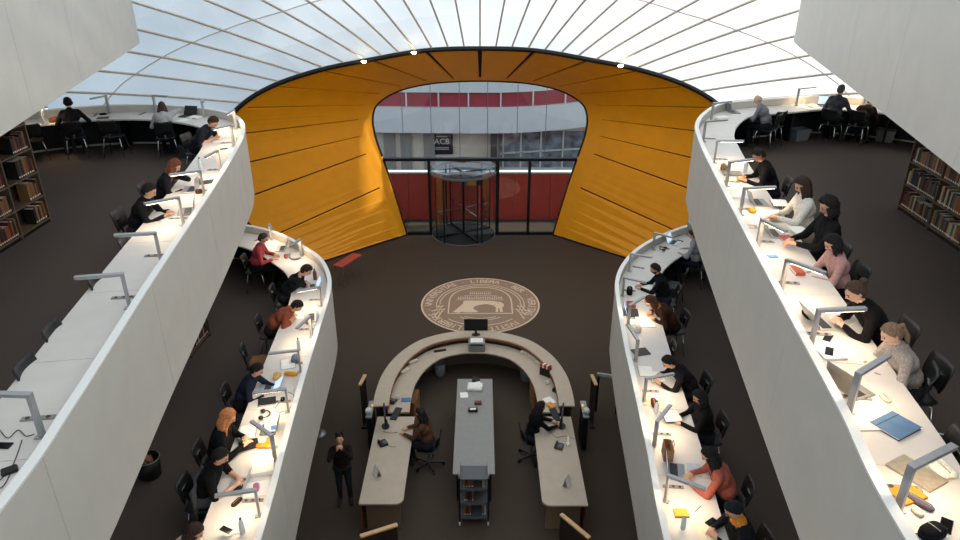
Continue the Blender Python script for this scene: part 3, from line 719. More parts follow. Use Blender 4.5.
    if 'bearded' in label:
        def bf(d):
            d = d.normalized(); k = max(0, min(1, (-d.z - .18) / .15)) * max(0, min(1, (d.y + .1) / .2)); return head_pt(d) * (.93 + .15 * k * (1 + .2 * noise.noise(d * 9)))
        v, f = headgrid(bf, 26, 18); beard = MB().add([HM @ p for p in v], f)
    me = m.mesh('tmp', SKIN[0]); ob = bpy.data.objects.new('tmp', me); C.objects.link(ob)
    r = ob.modifiers.new('r', 'REMESH'); r.mode = 'VOXEL'; r.voxel_size = .017; r.use_smooth_shade = True
    sm = ob.modifiers.new('s', 'SMOOTH'); sm.factor = .5; sm.iterations = 3
    # place
    g, px, py, yaw, bz = place
    if g: bz = GAL[g]['lev']
    if stand: pos = at(px, py, bz); rz = R(yaw); hp = None
    else:
        h = at(px, py, bz + hd.z * sc)
        rz = (facing(g, h.x, h.y) + R(yaw)) if g else R(yaw)
        off = Matrix.Rotation(rz, 3, 'Z') @ Vector((0, hd.y * sc, 0)); pos = Vector((h.x - off.x, h.y - off.y, bz))
    PEOPLE.append(dict(ob=ob, caps=caps, head=(hv, hf), fing=fing, hair=hm, HM=HM, pos=pos, rz=rz, label=label, sc=sc, bz=bz,
        mats=[top if not isinstance(top, str) else cloth(top), cloth(pants), plain(shoes), SKIN[skin], cloth(extra or '#333333')], hairm=mat('hair_' + hair + ('k' if style == 'beanie' else ''), tuple(min(1, c * 1.7 + .004) for c in hexl(hair)[:3]) + (1,), .75 if style != 'beanie' else .95, 0, .35, 45, .6, spec=.25), skin=SKIN[skin], beard=beard, beanie=style == 'beanie'))
    if g:
        i = near(g, pos.x, pos.y); dd = (Vector((pos.x, pos.y)) - GAL[g]['P'][i]).dot(GAL[g]['N'][i])
        if DEBUG: print('PELVIS', round(dd, 2), round(lean), sc, label)
    if not stand:
        ws = label.replace(',', '').split()[:11]
        while ws[-1] in ('a', 'the', 'in', 'at', 'on', 'of', 'and', 'with', 'near', 'by', 'dark', 'lower', 'seen', 'from', 'under', 'whose', 'hand', 'resting', 'head', 'his', 'orange', 'black', 'tablet'): ws.pop()
        cl = chairlab or ('black shell chair under the ' + ' '.join(ws))
        if swiv: swivel(pos.x, pos.y, bz, rz, cl)
        else: chair(pos.x, pos.y, bz, rz, cl, chair_arms)
    return Matrix.Translation(pos) @ Matrix.Rotation(rz, 4, 'Z') @ (hd * sc)

def build_people():
    dg = bpy.context.evaluated_depsgraph_get()
    for d in PEOPLE:
        ev = d['ob'].evaluated_get(dg); me = bpy.data.meshes.new_from_object(ev)
        n = len(me.vertices); co = np.empty(n * 3); me.vertices.foreach_get('co', co); co = co.reshape(-1, 3)
        faces = [tuple(p.vertices) for p in me.polygons]; fc = np.array([co[list(f)].mean(0) for f in faces])
        best = np.full(len(fc), 1e9); lab = np.zeros(len(fc), int)
        for p, q, r0, r1, l in d['caps']:
            p = np.array(p); q = np.array(q); L = q - p; dd = max(L @ L, 1e-9); t = np.clip(((fc - p) @ L) / dd, 0, 1)
            ds = np.linalg.norm(fc - (p + t[:, None] * L), axis=1) - (r0 + (r1 - r0) * t)
            if l == 4: ds -= .012
            k = ds < best; best[k] = ds[k]; lab[k] = l
        b = MB(); b.v = [tuple(x) for x in co]; b.f = faces; b.mi = [int(x) for x in lab]
        b.add(*d['head'], mi=3); b.add(d['fing'].v, d['fing'].f, 3)
        fm = b.mesh('person', d['mats'], True)
        o = link('person', fm, None, d['pos'] + Vector((0, 0, .002)), d['rz']); o.scale = (d['sc'],) * 3
        tag(o, d['label'], 'person')
        part('hat' if d['beanie'] else 'hair', d['hair'], d['hairm'], o, True)
        if d['beard']: part('beard', d['beard'], d['hairm'], o, True)
        EYE = mat('eye_dark', '#1d1511', .3); LIP = mat('lips', '#a3584c', .6)
        for s in (-1, 1):
            v, f = headgrid(lambda q: Vector((q.x * .012, q.y * .006, q.z * .007)), 8, 5)
            part('eye', MB().add([d['HM'] @ (p + Vector((s * .029, .0865, .006))) for p in v], f), EYE, o, True)
            part('eyebrow', MB().bar(d['HM'] @ Vector((s * .016, .093, .028)), d['HM'] @ Vector((s * .042, .083, .026)), .007, .006), d['hairm'] if not d['beanie'] else EYE, o)
        part('mouth', MB().bar(d['HM'] @ Vector((-.018, .083, -.058)), d['HM'] @ Vector((.018, .083, -.058)), .008, .008), LIP, o)
        tmp = d['ob']; tm = tmp.data; bpy.data.objects.remove(tmp); bpy.data.meshes.remove(tm); bpy.data.meshes.remove(me)

# ------------------------------------------------------------------ readers, staff and the photographer
# upper gallery with the half-dark desk
HPpos = person(('L2', 68, 103, 0, 0), 'reader in black wearing headphones, seen from behind', lean=12, look=12, hair='#0e0d0d', style='short', hands=((-.16, .36, .80), (.30, .40, .80)), seed=2, sc=1.1)
person(('L2', 162, 107, 38, 0), 'long-haired woman in a pale grey jacket, seen from behind', top='#a9a8a6', hair='#33221a', style='long', lean=20, look=22, hands=((-.12, .40, .79), (.17, .30, 1.02)), seed=3, sc=1.05)
person(('L2', 213, 122, -28, 0), 'short-haired man in a dark vest reading brightly lit papers', top='#23252b', pants='#1b1c22', hair='#2b1f18', lean=24, look=34, hands=((-.14, .40, .79), (.14, .42, .79)), short=True, seed=4)
person(('L2', 174, 166, 0, 0), 'red-haired woman in black propping her forehead on one hand', top='#17181c', hair='#5a3320', style='long', lean=24, look=30, hands=((-.10, .30, 1.06), (.12, .42, .79)), seed=5, sc=1.05)
person(('L2', 149, 191, -6, 0), 'dark-haired man in a black jacket holding papers at the half-dark desk', top='#15161a', hair='#19110d', lean=28, look=22, hands=((-.10, .50, .84), (.12, .50, .84)), seed=6, sc=1.08)
# lower gallery on the photographer's side
person(('L1', 263, 238.5, -38, 0), 'man in a red shirt at a laptop near the orange portal', top='#b4474a', pants='#16161a', hair='#3a2a22', lean=16, look=18, seed=7, hands=((-.14, .42, .79), (.14, .42, .79)), sc=1.05)
person(('L1', 306, 270.4, -8, 0), 'reader in a black jacket resting head in hand on the curved desk', top='#17181c', hair='#1f1511', lean=26, look=30, hands=((-.14, .40, .79), (.06, .34, 1.0)), seed=8)
person(('L1', 296.7, 306, 0, 0), 'reader in a rust-brown blouse bent low over the desk', top='#8e4b35', pants='#27201e', hair='#1b120e', style='short', lean=40, look=34, seed=9)
person(('L1', 256.7, 370, 0, 0), 'reader in a navy sweater reaching across a silver laptop', top='#1d2232', pants='#191a20', hair='#14100e', lean=30, look=24, hands=((-.05, .62, .80), (.16, .42, .79)), seed=10, sc=1.05)
person(('L1', 227.5, 417, 0, 0), 'strawberry-blonde reader in black holding an open book', top='#141416', hair='#a8693f', style='long', lean=14, look=26, hands=((-.08, .38, .84), (.10, .40, .84)), seed=11)
person(('L1', 220, 456.5, -4, 0), 'dark-haired reader in a black T-shirt typing on a silver laptop', top='#131314', pants='#4a4e57', hair='#17110e', style='short', lean=16, look=22, short=True, hands=((-.06, .46, .80), (.10, .44, .80)), seed=12, sc=1.08)
person(('L1', 194, 532, 0, 0), 'brown-haired reader in a cream scarf looking at a phone', top='#cdbda5', hair='#2d1c14', style='long', lean=18, look=26, hands=((-.02, .48, .84), (.12, .44, .84)), extra='#d9cbb4', seed=13)
# lower gallery opposite
person(('R1', 693, 235, 20, 0), 'brown-haired reader in pale grey at the far curve of the lower desk', top='#9c9da0', pants='#1f222b', hair='#2c2019', lean=14, look=20, seed=14, sc=1.05)
person(('R1', 655.5, 269, 6, 0), 'short-haired bearded man in a black sweater at the lower curved desk', top='#141416', pants='#2a303c', hair='#17120f', lean=24, look=20, hands=((-.10, .52, .80), (.10, .52, .80)), seed=15, sc=1.08)
person(('R1', 651, 301, 10, 0), 'brown-jacketed reader with bowed head and long brown hair', top='#3b241a', pants='#1d1716', hair='#3a2115', style='long', lean=44, look=44, seed=16, extra='#c9741f')
person(('R1', 669, 362, 8, 0), 'reader in a dark jacket leaning over an open notebook', top='#17161a', hair='#15100e', style='short', lean=36, look=28, hands=((-.12, .56, .80), (.16, .48, .80)), seed=17, sc=1.1)
person(('R1', 700, 397, 4, 0), 'reader in a black pullover holding loose pages', top='#121214', hair='#130f0d', style='bob', lean=14, look=26, hands=((-.10, .44, .84), (.08, .42, .84)), seed=18, sc=1.06)
person(('R1', 710, 455.5, -4, 0), 'long black-haired reader in a dusky pink sweater at a laptop', top='#a85c4e', pants='#17161a', hair='#100d0d', style='long', lean=28, look=24, hands=((-.10, .50, .80), (.10, .48, .80)), seed=19, sc=1.06)
person(('R1', 734, 510, 8, 0), 'reader in a dark cap and orange collar looking at a phone', top='#1b1b20', pants='#23252b', hair='#121318', style='beanie', lean=14, look=32, hands=((-.06, .40, .86), (.10, .40, .86)), extra='#d98a35', seed=20)
# upper gallery with the busy lamp-lit desk
person(('R2', 758, 100, 25, 0), 'grey-haired bearded man in a grey sweater working at a laptop', top='#7e7f82', pants='#1a1b20', hair='#8f8880', style='bald', lean=18, look=20, hands=((-.12, .48, .79), (.14, .46, .79)), seed=21, sc=1.15)
person(('R2', 841, 90, -42, 0), 'man in a dark grey sweater at a tablet, seen from behind', top='#45474c', pants='#17181c', hair='#4b443d', style='short', lean=10, look=10, hands=((-.24, .40, .79), (.18, .40, .79)), seed=22, sc=1.12)
person(('R2', 871, 103, -20, 0), 'hunched reader in a dark brown jacket on the far desk', top='#2d211a', pants='#17181c', hair='#1b1410', style='short', lean=38, look=42, seed=23, sc=1.1)
person(('R2', 759, 155, 0, 0), 'short-haired man in a black jacket writing under a lamp', top='#141416', pants='#17181c', hair='#15110f', lean=26, look=36, skin=1, hands=((-.10, .44, .79), (.14, .44, .79)), seed=24, sc=1.05)
person(('R2', 803, 185, 6, 0), 'long-haired woman in a white shirt reading a book', top='#d8d3c8', pants='#b5a88f', hair='#2c1d17', style='long', lean=8, look=30, hands=((-.08, .40, .82), (.12, .36, .80)), seed=25, sc=1.05)
person(('R2', 829, 206, 8, 0), 'curly black-haired woman in a black jacket holding papers', top='#17171a', pants='#121214', hair='#14100f', style='curly', lean=8, look=26, hands=((-.08, .40, .82), (.12, .38, .80)), seed=26, sc=1.02)
person(('R2', 833, 243, 8, 0), 'black-haired woman in a dusty pink sweater looking down', top='#b08a86', pants='#17171a', hair='#120f0f', style='bob', lean=16, look=34, hands=((-.12, .44, .80), (-.02, .46, .80)), seed=27, sc=1.05, skin=2)
person(('R2', 856, 292, 4, 0), 'woman in black with a hair bun and white earphones', top='#141214', pants='#17171a', hair='#3b2a20', style='bun', lean=30, look=22, hands=((-.10, .46, .82), (.06, .46, .82)), seed=28, sc=1.08, skin=2)
person(('R2', 892, 334, 4, 0), 'woman in a grey T-shirt with tied-back light brown hair', top='#9a928c', pants='#2a2a30', hair='#6d5644', style='pony', lean=16, look=24, short=False, hands=((-.14, .44, .80), (.06, .46, .80)), seed=29, sc=1.1, skin=2)
person(('R2', 1000, 486, 0, 0), 'reader at the desk end whose hand rests by a black phone', top='#22242a', hair='#2b1d15', lean=10, look=20, hands=((-.26, .56, .80), (.10, .40, .79)), seed=30)
# ground floor
person((None, 421, 414, 78, 0), 'library staff member with dark hair and brown top behind the counter', top='#5b3a2a', hair='#120e0c', style='long', lean=10, look=16, hands=((-.10, .46, .79), (.12, .46, .79)), seed=31, swiv=True, chairlab='black swivel chair of the staff member in brown')
person((None, 540, 407, -78, 0), 'library staff member in black with long dark hair behind the counter', top='#0f0f11', hair='#17100d', style='long', lean=12, look=18, hands=((-.12, .46, .79), (.08, .50, .79)), seed=32, swiv=True, chairlab='black swivel chair of the staff member in black')
person((None, 346, 501, 188, 0), 'standing visitor in a dark brown jacket photographing with both hands raised', top='#241a14', pants='#24272d', hair='#120d0b', style='tufts', lean=2, look=-20, stand=True, sc=.9, hands=((-.06, .20, 1.54), (.06, .20, 1.54)), seed=33, curl=1.4)
build_people()

# ------------------------------------------------------------------ small things on the desks
def spot(g, px, py, rot=0, dz=0):
    z = GAL[g]['lev'] + .751 + dz; p = at(px, py, z); i = near(g, p.x, p.y); a = GAL[g]['P'][i]; n = GAL[g]['N'][i]; d = (Vector((p.x, p.y)) - a).dot(n)
    k = min(max(d, .29), .66) - d if dz < .04 else 0; p = p + Vector((n.x * k, n.y * k, 0)); return p, facing(g, p.x, p.y) + R(rot)
SCREEN = mat('screen_glow', '#b9d3f2', .3, 0, .1, 6, emit=.9); KEYS = mat('keyboard_dark', '#26272a', .6)
def laptop(p, rz, label, col='#b4b6b9', tilt=105, w=.32, lit=True):
    t = thing('laptop', label, 'laptop', p, rz); bm = mat('laptop_' + col, col, .35, .5, .05, 20)
    part('base', MB().box((0, 0, .008), (w, .22, .016), ch=.004), bm, t)
    part('keyboard', MB().box((0, .03, .017), (w * .86, .10, .003)), KEYS, t)
    a = R(tilt); dy, dz = -cos(a), sin(a)
    # lid leans from hinge at y=.11
    M = Matrix.Rotation(-(a - pi / 2) * 1, 3, 'X')
    c = Vector((0, .11, .016)) + M @ Vector((0, 0, .105))
    l = part('lid', MB().box(c, (w, .008, .21), ch=.003, M=M), bm, t)
    part('display', MB().box(c + M @ Vector((0, -.0048, 0)), (w * .92, .001, .185), M=M), SCREEN if lit else KEYS, l)
    return t
def book(p, rz, label, col, w=.16, d=.23, h=.03, z=0):
    t = thing('book', label, 'book', p + Vector((0, 0, z)), rz); cm = plain(col, .6)
    part('cover', MB().box((0, 0, .002), (w, d, .004)).box((0, 0, h - .002), (w, d, .004)).box((-w / 2 + .002, 0, h / 2), (.004, d, h)), cm, t)
    part('pages', MB().box((.002, 0, h / 2), (w - .01, d - .01, h - .008)), PAPER, t); return t
def openbook(p, rz, label, w=.30, d=.22, col='#7a6a5a'):
    t = thing('open_book', label, 'book', p, rz)
    part('cover', MB().box((0, 0, .002), (w + .01, d + .01, .004)), plain(col), t)
    for s in (-1, 1):
        P = []; Q = []
        for k in range(7):
            x = s * w / 2 * k / 6; z = .006 + .016 * math.sin(pi * min(1, .12 + k / 6 * .88)) ; P.append(Vector((x, -d / 2, z))); Q.append(Vector((x, d / 2, z)))
        part('page_block', MB().quadsheet(P, Q, (0, 0, -.005)), PAPER, t)
    return t
def paper(p, rz, label, w=.21, d=.297, col=None, n=1, group=None):
    m = MB(); r = random.Random(len(label))
    for k in range(n): m.box((r.uniform(-.008, .008) * k, r.uniform(-.008, .008) * k, .001 + .002 * k), (w, d, .0018), rz=R(r.uniform(-6, 6)) * (k > 0))
    return one('paper_sheet', m, plain(col, .8) if col else PAPER, label, 'paper', p, rz, group)
def phone(p, rz, label, col='#141416'):
    t = thing('phone', label, 'phone', p, rz); part('body', MB().box((0, 0, .0045), (.074, .15, .009), ch=.003), plain(col, .3), t); part('screen', MB().box((0, 0, .0093), (.066, .138, .0006)), mat('phone_screen', '#0b0d12', .1), t); return t
def bottle(p, label, col='#cfd8da', h=.22, r=.033, cap='#2c4f8a'):
    t = thing('bottle', label, 'bottle', p); part('body', MB().lathe([(r * .9, 0), (r, .01), (r, h * .62), (r * .9, h * .72), (r * .42, h * .86), (r * .40, h * .93)], 14), mat('bottle_' + col, col, .15, 0, .03, 8), t, True)
    part('cap', MB().lathe([(r * .46, h * .93), (r * .46, h), (r * .4, h + .003)], 12), plain(cap), t, True); return t
def pouch(p, rz, label, col, l=.20, w=.08, h=.06, name='pencil_case', cat='pencil case', squash=.35):
    def f(d):
        q = Vector((abs(d.x) ** .6 * math.copysign(1, d.x) * l / 2, abs(d.y) ** .7 * math.copysign(1, d.y) * w / 2, abs(d.z) ** .7 * math.copysign(1, d.z) * h / 2))
        q += d * .006 * noise.noise(d * 4); q.z = max(q.z, -h * squash); return q + Vector((0, 0, h * squash))
    t = thing(name, label, cat, p, rz); v, F = headgrid(f, 18, 10); part('body', MB().add(v, F), cloth(col), t, True)
    part('zip', MB().tube([(-l * .36, 0, h * (.5 + squash) - .004), (0, .002, h * (.5 + squash)), (l * .36, 0, h * (.5 + squash) - .004)], .004, 6), STEEL, t); return t
def headphones(p, rz, label, upright=False):
    t = thing('headphones', label, 'headphones', p, rz); pts = [(.085 * cos(a), .085 * sin(a) + .02, .035) for a in [R(-20 + 220 * k / 14) for k in range(15)]]
    if upright: pts = [(x, 0, y) for x, y, z in pts]
    part('band', MB().tube(pts, .009, 8), BLACK, t, True)
    for e in (pts[0], pts[-1]):
        if upright: part('ear_pad', MB().tube([(e[0] - .014, 0, e[2] - .01), (e[0], 0, e[2] - .01), (e[0] + .014, 0, e[2] - .01)], [.03, .04, .03], 14), BLACK, t, True)
        else: part('ear_pad', MB().lathe([(.02, -.016), (.036, -.014), (.038, .008), (.026, .016)], 14, e if not upright else (e[0], e[1], e[2])), BLACK, t, True)
    return t
def cable(pts, label, col='#141414', r=.0035):
    P = [Vector(p) for p in pts]; Q = []
    for i in range(len(P) - 1):
        for k in range(6): Q.append(cr3(P, i, k / 6))
    Q.append(P[-1]); return one('cable', MB().tube(Q, r, 6), plain(col), label, 'cable', smooth=True)
def cable_px(g, L, label, col='#141414'):
    z = GAL[g]['lev'] + .757; return cable([at(x, y, z) for x, y in L], label, col)
def glassesitem(p, rz, label):
    t = thing('glasses', label, 'glasses', p, rz)
    for s in (-1, 1): part('rim', MB().tube([(s * .035 + .024 * cos(a), .018 * sin(a), .01) for a in [2 * pi * k / 12 for k in range(13)]], .0025, 5), BLACK, t)
    part('temple', MB().tube([(-.06, 0, .01), (-.055, .12, .006)], .0025, 5).tube([(.06, 0, .01), (.055, .12, .006)], .0025, 5), BLACK, t); return t
def mug(p, label, col='#d8d4cc'):
    t = thing('cup', label, 'cup', p); part('body', MB().lathe([(.03, 0), (.036, .01), (.04, .09), (.036, .092), (.033, .02), (.005, .016)], 16), plain(col), t, True)
    part('handle', MB().tube([(.038, 0, .075), (.062, 0, .065), (.062, 0, .03), (.036, 0, .02)], .006, 6), plain(col), t, True); return t

# half-dark desk
p, r = spot('L2', 21, 441); one('charger', MB().box((0, 0, .016), (.07, .11, .032), ch=.008), BLACK, 'black charger brick lying on the half-dark desk', 'charger', at(10, 472, 6.151), r + .5)
cable_px('L2', [(22, 440), (17, 455), (11, 468), (0, 480)], 'black cable from the socket strip to the charger brick')
cable_px('L2', [(34, 434), (26, 436), (18, 430), (8, 438), (0, 430)], 'tangled black cable looping beside the socket strip')
cable_px('L2', [(10, 474), (6, 482), (2, 487), (-5, 490)], 'black cable leaving the charger brick')
p, r = spot('L2', 2, 446, -10); phone(p, r, 'black phone lying at the edge of the half-dark desk')
p, r = spot('L2', 186, 212, 10); laptop(p, r, 'grey open laptop before the man in the black jacket', '#85878b', 100)
p, r = spot('L2', 173, 219, 20); paper(p, r, 'white papers held by the man in the black jacket', n=3)
p, r = spot('L2', 190, 190); laptop(p, r, 'pale laptop before the red-haired woman', '#a7abb2', 98)
p, r = spot('L2', 199, 193); pouch(p, r, 'brown knitted pouch between the two laptops of the half-dark desk', '#4b2f1f', .12, .1, .07, 'pouch', 'pouch')
p, r = spot('L2', 199, 181); pouch(p, r, 'red and white pouch beside the clear bottle', '#b23a36', .12, .06, .05)
p, r = spot('L2', 211, 182, 20); one('tablet', MB().box((0, 0, .005), (.19, .26, .01), ch=.003), BLACK, 'black tablet lying against the parapet by the red pouch', 'tablet', p, r)
p, r = spot('L2', 201, 170); bottle(p, 'clear water bottle on the desk near the red-haired woman')
p, r = spot('L2', 221, 141, 10); paper(p, r, 'bright white sheets before the man in the dark vest', n=2)
p, r = spot('L2', 236, 140); openbook(p, r, 'open book propped near the bend lamp')
p, r = spot('L2', 224, 149); phone(p, r + .4, 'dark red phone beside the bright sheets', '#5a1a1e')
p, r = spot('L2', 196, 117, 10); openbook(p, r, 'open white book on the far curve of the desk', .34, .26)
p, r = spot('L2', 184, 120, 10); paper(p, r, 'loose papers on the far curve of the desk', n=3)
p, r = spot('L2', 189, 116, 10); laptop(p, r, 'black laptop standing behind the open white book', '#222327', 120, lit=False)
p, r = spot('L2', 103, 118, 0); one('tablet', MB().box((0, 0, .006), (.24, .17, .012), ch=.003), BLACK, 'black tablet beside the headphone wearer', 'tablet', p, r)
p, r = spot('L2', 104, 114, 0); pouch(p, r, 'small black pouch behind the tablet by the headphone wearer', '#15151a', .16, .07, .05)
p, r = spot('L2', 55, 124, 0); pouch(p, r, 'brown bag in the lamp light near the bookcase', '#6e4a32', .22, .14, .14, 'bag', 'bag')
headphones(HPpos + Vector((0, 0, .022)), 0.1, 'black headphones worn on the head of the reader in black', True)
# busy lamp-lit desk
p, r = spot('R2', 733, 112, 55); laptop(p, r, 'grey laptop used by the bearded man', '#8b8d90', 100, .36)
p, r = spot('R2', 722, 117, 55); paper(p, r, 'white papers beside the laptop of the bearded man', n=3)
p, r = spot('R2', 824, 106, 0); laptop(p, r, 'small tablet with a bright screen before the man in dark grey', '#9a9a9a', 95, .24)
p, r = spot('R2', 806, 108, 0); paper(p, r, 'papers on the far desk beside the bright tablet', n=4)
p, r = spot('R2', 858, 108, 0); paper(p, r, 'papers on the far desk beside the hunched reader', n=3)
p, r = spot('R2', 732, 174, 0); book(p, r, 'grey folder beside the lamp of the man in black', '#8d8a80', .24, .30, .025)
p, r = spot('R2', 719, 170, 10); pouch(p, r, 'tan bag leaning on the parapet', '#9c7a52', .16, .10, .14, 'bag', 'bag')
p, r = spot('R2', 745, 172, 0); bottle(p, 'clear bottle before the short-haired man in black', h=.20)
p, r = spot('R2', 740, 180, 0); pouch(p, r, 'crumpled paper snack bag before the short-haired man', '#c9a877', .14, .1, .07, 'snack_bag', 'bag')
p, r = spot('R2', 735, 195, 0); paper(p, r, 'white notebook sheets between two lit lamps', .3, .22, n=4)
p, r = spot('R2', 759, 203, 5); laptop(p, r, 'laptop with a red-brown screen image before the woman in white', '#9a9a98', 112)
p, r = spot('R2', 752, 212, 0); pouch(p, r, 'golden crumpled wrapper beside the lamp', '#c79238', .15, .10, .07, 'wrapper', 'wrapper')
p, r = spot('R2', 779, 203, 0, .05); openbook(p, r, 'open book held by the woman in a white shirt')
p, r = spot('R2', 771, 213, 10); paper(p, r, 'printed papers in front of the woman in white', n=3)
p, r = spot('R2', 775, 220, 10); book(p, r, 'thick beige book in front of the woman in white', '#b9a888', .17, .24, .04)
p, r = spot('R2', 750, 227, 0); glassesitem(p, r, 'dark glasses beside the wrapper')
p, r = spot('R2', 776, 234, 6); laptop(p, r, 'silver laptop behind the angled lamp of the curly-haired woman', '#b7b3ab', 118)
p, r = spot('R2', 787, 240, 12); book(p, r, 'red book lying beside the silver laptop', '#b1443f', .24, .16, .025)
p, r = spot('R2', 799, 230, 12, .06); paper(p, r, 'white leaflet with purple print held by the curly-haired woman', .26, .2, n=3)
p, r = spot('R2', 763, 256, 12); book(p, r, 'small blue booklet by the parapet', '#5c93c9', .08, .12, .012)
p, r = spot('R2', 797, 272, 6); 
b = book(p, r, 'red and white boxed book below the pink sweater', '#c25a3c', .22, .11, .04)
p, r = spot('R2', 802, 316, 8); pouch(p, r, 'black pencil case near the woman with a bun', '#141416', .19, .08, .06)
p, r = spot('R2', 823, 323, 12); laptop(p, r, 'white laptop of the woman with a bun', '#d3d0c8', 122)
p, r = spot('R2', 806, 308, 30); paper(p, r, 'torn note papers by the parapet', .12, .09, n=2)
p, r = spot('R2', 828, 338, 60); phone(p, r, 'black phone next to the white laptop')
p, r = spot('R2', 826, 352, 12); book(p, r, 'white notebook under the black glasses case', '#eae6dc', .30, .22, .02)
p, r = spot('R2', 823, 351, 70, .021); phone(p, r, 'black phone lying on the white notebook')
p, r = spot('R2', 850, 388, 30); laptop(p, r, 'grey laptop seen from its back between lamp and folder', '#a19d97', 100, .34)
p, r = spot('R2', 885, 399, 10); pouch(p, r, 'folded white glasses case beside the laptop', '#d8cdb8', .13, .07, .035)
p, r = spot('R2', 858, 422, 10); openbook(p, r, 'magazine stack by the parapet beside the blue folder', .20, .26)
p, r = spot('R2', 868, 417, 60); paper(p, r, 'small sticky notes beside the magazine stack', .14, .05, n=2)
FOLD = mat('blue_folder', '#54779c', .5, 0, .12, 8)
p, r = spot('R2', 895, 427, 38); t = thing('folder', 'blue document folder lying on the lamp-lit desk', 'folder', p, r)
part('flap', MB().box((0, 0, .024), (.25, .30, .005), ch=.001), FOLD, t); part('back_board', MB().box((0, 0, .003), (.25, .30, .005), ch=.001), mat('folder_dark', '#20304c', .6), t); part('pages', MB().box((0, 0, .0135), (.235, .285, .015)), PAPER, t)
part('elastic', MB().box((.07, 0, .0275), (.008, .30, .002)), mat('elastic_blue', '#2c4d7c', .6), t)
p, r = spot('R2', 916, 474, 40); t = thing('laptop', 'closed silver laptop lying beside the orange notebook', 'laptop', p, r); LB = mat('laptop_tan', '#b5a995', .4, .4); part('base', MB().box((0, 0, .006), (.34, .23, .011), ch=.003), LB, t); part('lid', MB().box((0, 0, .016), (.34, .23, .007), ch=.003), LB, t)
p, r = spot('R2', 903, 495, 30); book(p, r, 'orange notebook beside the lamp foot', '#d8881f', .16, .21, .02)
p, r = spot('R2', 919, 504, 40); pouch(p, r, 'grey pencil case beside the orange notebook', '#5c5763', .20, .07, .05)
p, r = spot('R2', 917, 513, 20); pouch(p, r, 'folded white charger with its cable', '#e4dccb', .09, .06, .04, 'charger', 'charger')
cable_px('R2', [(917, 512), (911, 500), (918, 492), (926, 503), (929, 498)], 'white cable looping over the grey pencil case', '#efe9dc')
p, r = spot('R2', 946, 526, 60); phone(p, r, 'black phone near the resting hand')
p, r = spot('R2', 941, 470, 20); pouch(p, r, 'crumpled white tissue pack near the far chair', '#f0e6d4', .22, .16, .05, 'tissue_pack', 'tissues')
p, r = spot('R2', 904, 534, 30); pouch(p, r, 'black bag on the desk at the parapet end', '#131316', .12, .2, .10, 'bag', 'bag')
cable_px('R2', [(906, 529), (918, 534), (936, 531), (950, 534)], 'thin black cable running past the black phone')
cable_px('R2', [(872, 300), (860, 318), (856, 322), (848, 326)], 'white earphone cable before the woman with a bun', '#f0f0ee')
# lower desk on the photographer's side
p, r = spot('L1', 281, 249, -38); laptop(p, r, 'laptop before the man in the red shirt', '#b9bbbd', 105)
p, r = spot('L1', 274, 243, -20); openbook(p, r, 'open yellowed book beside the laptop of the man in red')
p, r = spot('L1', 286, 257, -20); pouch(p, r, 'red and white pencil case in front of the man in red', '#b3524e', .20, .08, .05)
p, r = spot('L1', 296, 257, -20); pouch(p, r, 'grey cloth bag on the curved lower desk', '#8d9499', .34, .24, .09, 'bag', 'bag')
p, r = spot('L1', 326, 278, 0); bottle(p, 'brown drink bottle standing by the curved parapet', '#7a4a30', .24, .04, '#3a2a22')
p, r = spot('L1', 311, 288, 0); laptop(p, r, 'white laptop before the reader with head in hand', '#c8c6c2', 120)
p, r = spot('L1', 310, 318, 10); laptop(p, r, 'laptop with a bluish screen before the reader in rust brown', '#b0b6be', 100)
p, r = spot('L1', 316, 322, 0); pouch(p, r, 'brown paper wrapper beside the bluish laptop', '#a98461', .18, .12, .06, 'wrapper', 'wrapper')
p, r = spot('L1', 301, 316, 0); paper(p, r, 'white papers under the reader in rust brown', n=3)
p, r = spot('L1', 307, 350, 0); bottle(p, 'clear bottle on the empty stretch of the lower desk', h=.24)
p, r = spot('L1', 288, 364, 14); openbook(p, r, 'open notebook with white pages on the empty stretch')
p, r = spot('L1', 304, 360, 0); pouch(p, r, 'steel blue bag beside the unlit lamp', '#6b7b88', .22, .14, .10, 'bag', 'bag')
p, r = spot('L1', 277, 377, 0); pouch(p, r, 'yellow sandwich box before the reader in navy', '#d8b062', .20, .12, .06, 'lunch_box', 'box')
p, r = spot('L1', 295.5, 375, -10); pouch(p, r, 'yellow and orange tall carton by the parapet', '#e39a1f', .07, .22, .07, 'carton', 'carton')
p, r = spot('L1', 266, 389, 0); laptop(p, r, 'silver laptop under the arms of the reader in navy', '#c3c8d0', 140)
p, r = spot('L1', 267, 402, 10); book(p, r, 'black notebook below the silver laptop', '#1c1d22', .19, .26, .02)
p, r = spot('L1', 284, 400, 0); pouch(p, r, 'black mouse beside the cable coil', '#131316', .11, .065, .04, 'computer_mouse', 'mouse')
cable_px('L1', [(284, 400), (278, 404), (275, 410), (280, 412), (290, 408), (294, 396), (288, 392)], 'black cable coil before the reader in navy')
p, r = spot('L1', 263, 416, 0); headphones(p, r, 'black headphones lying on the lower desk')
p, r = spot('L1', 269, 430, 0); laptop(p, r, 'dark laptop beside the headphones', '#5e6064', 105, .24)
p, r = spot('L1', 283, 428, 10); book(p, r, 'white book with a blue picture on its cover', '#e9e4d8', .2, .26, .03)
p2, r2 = spot('L1', 283, 427, 10, .031); one('booklet', MB().box((0, 0, .002), (.09, .07, .004)), plain('#3f78b8'), 'small blue card lying on the white book', 'card', p2, r2)
p, r = spot('L1', 281, 443, 0); pouch(p, r, 'golden scarf beside the white book', '#c8963e', .24, .12, .05, 'scarf', 'scarf')
p, r = spot('L1', 248, 432, 5, .06); openbook(p, r, 'open book in the hands of the blonde reader')
p, r = spot('L1', 249, 446, 20); book(p, r, 'black folder before the blonde reader', '#18171a', .22, .26, .02)
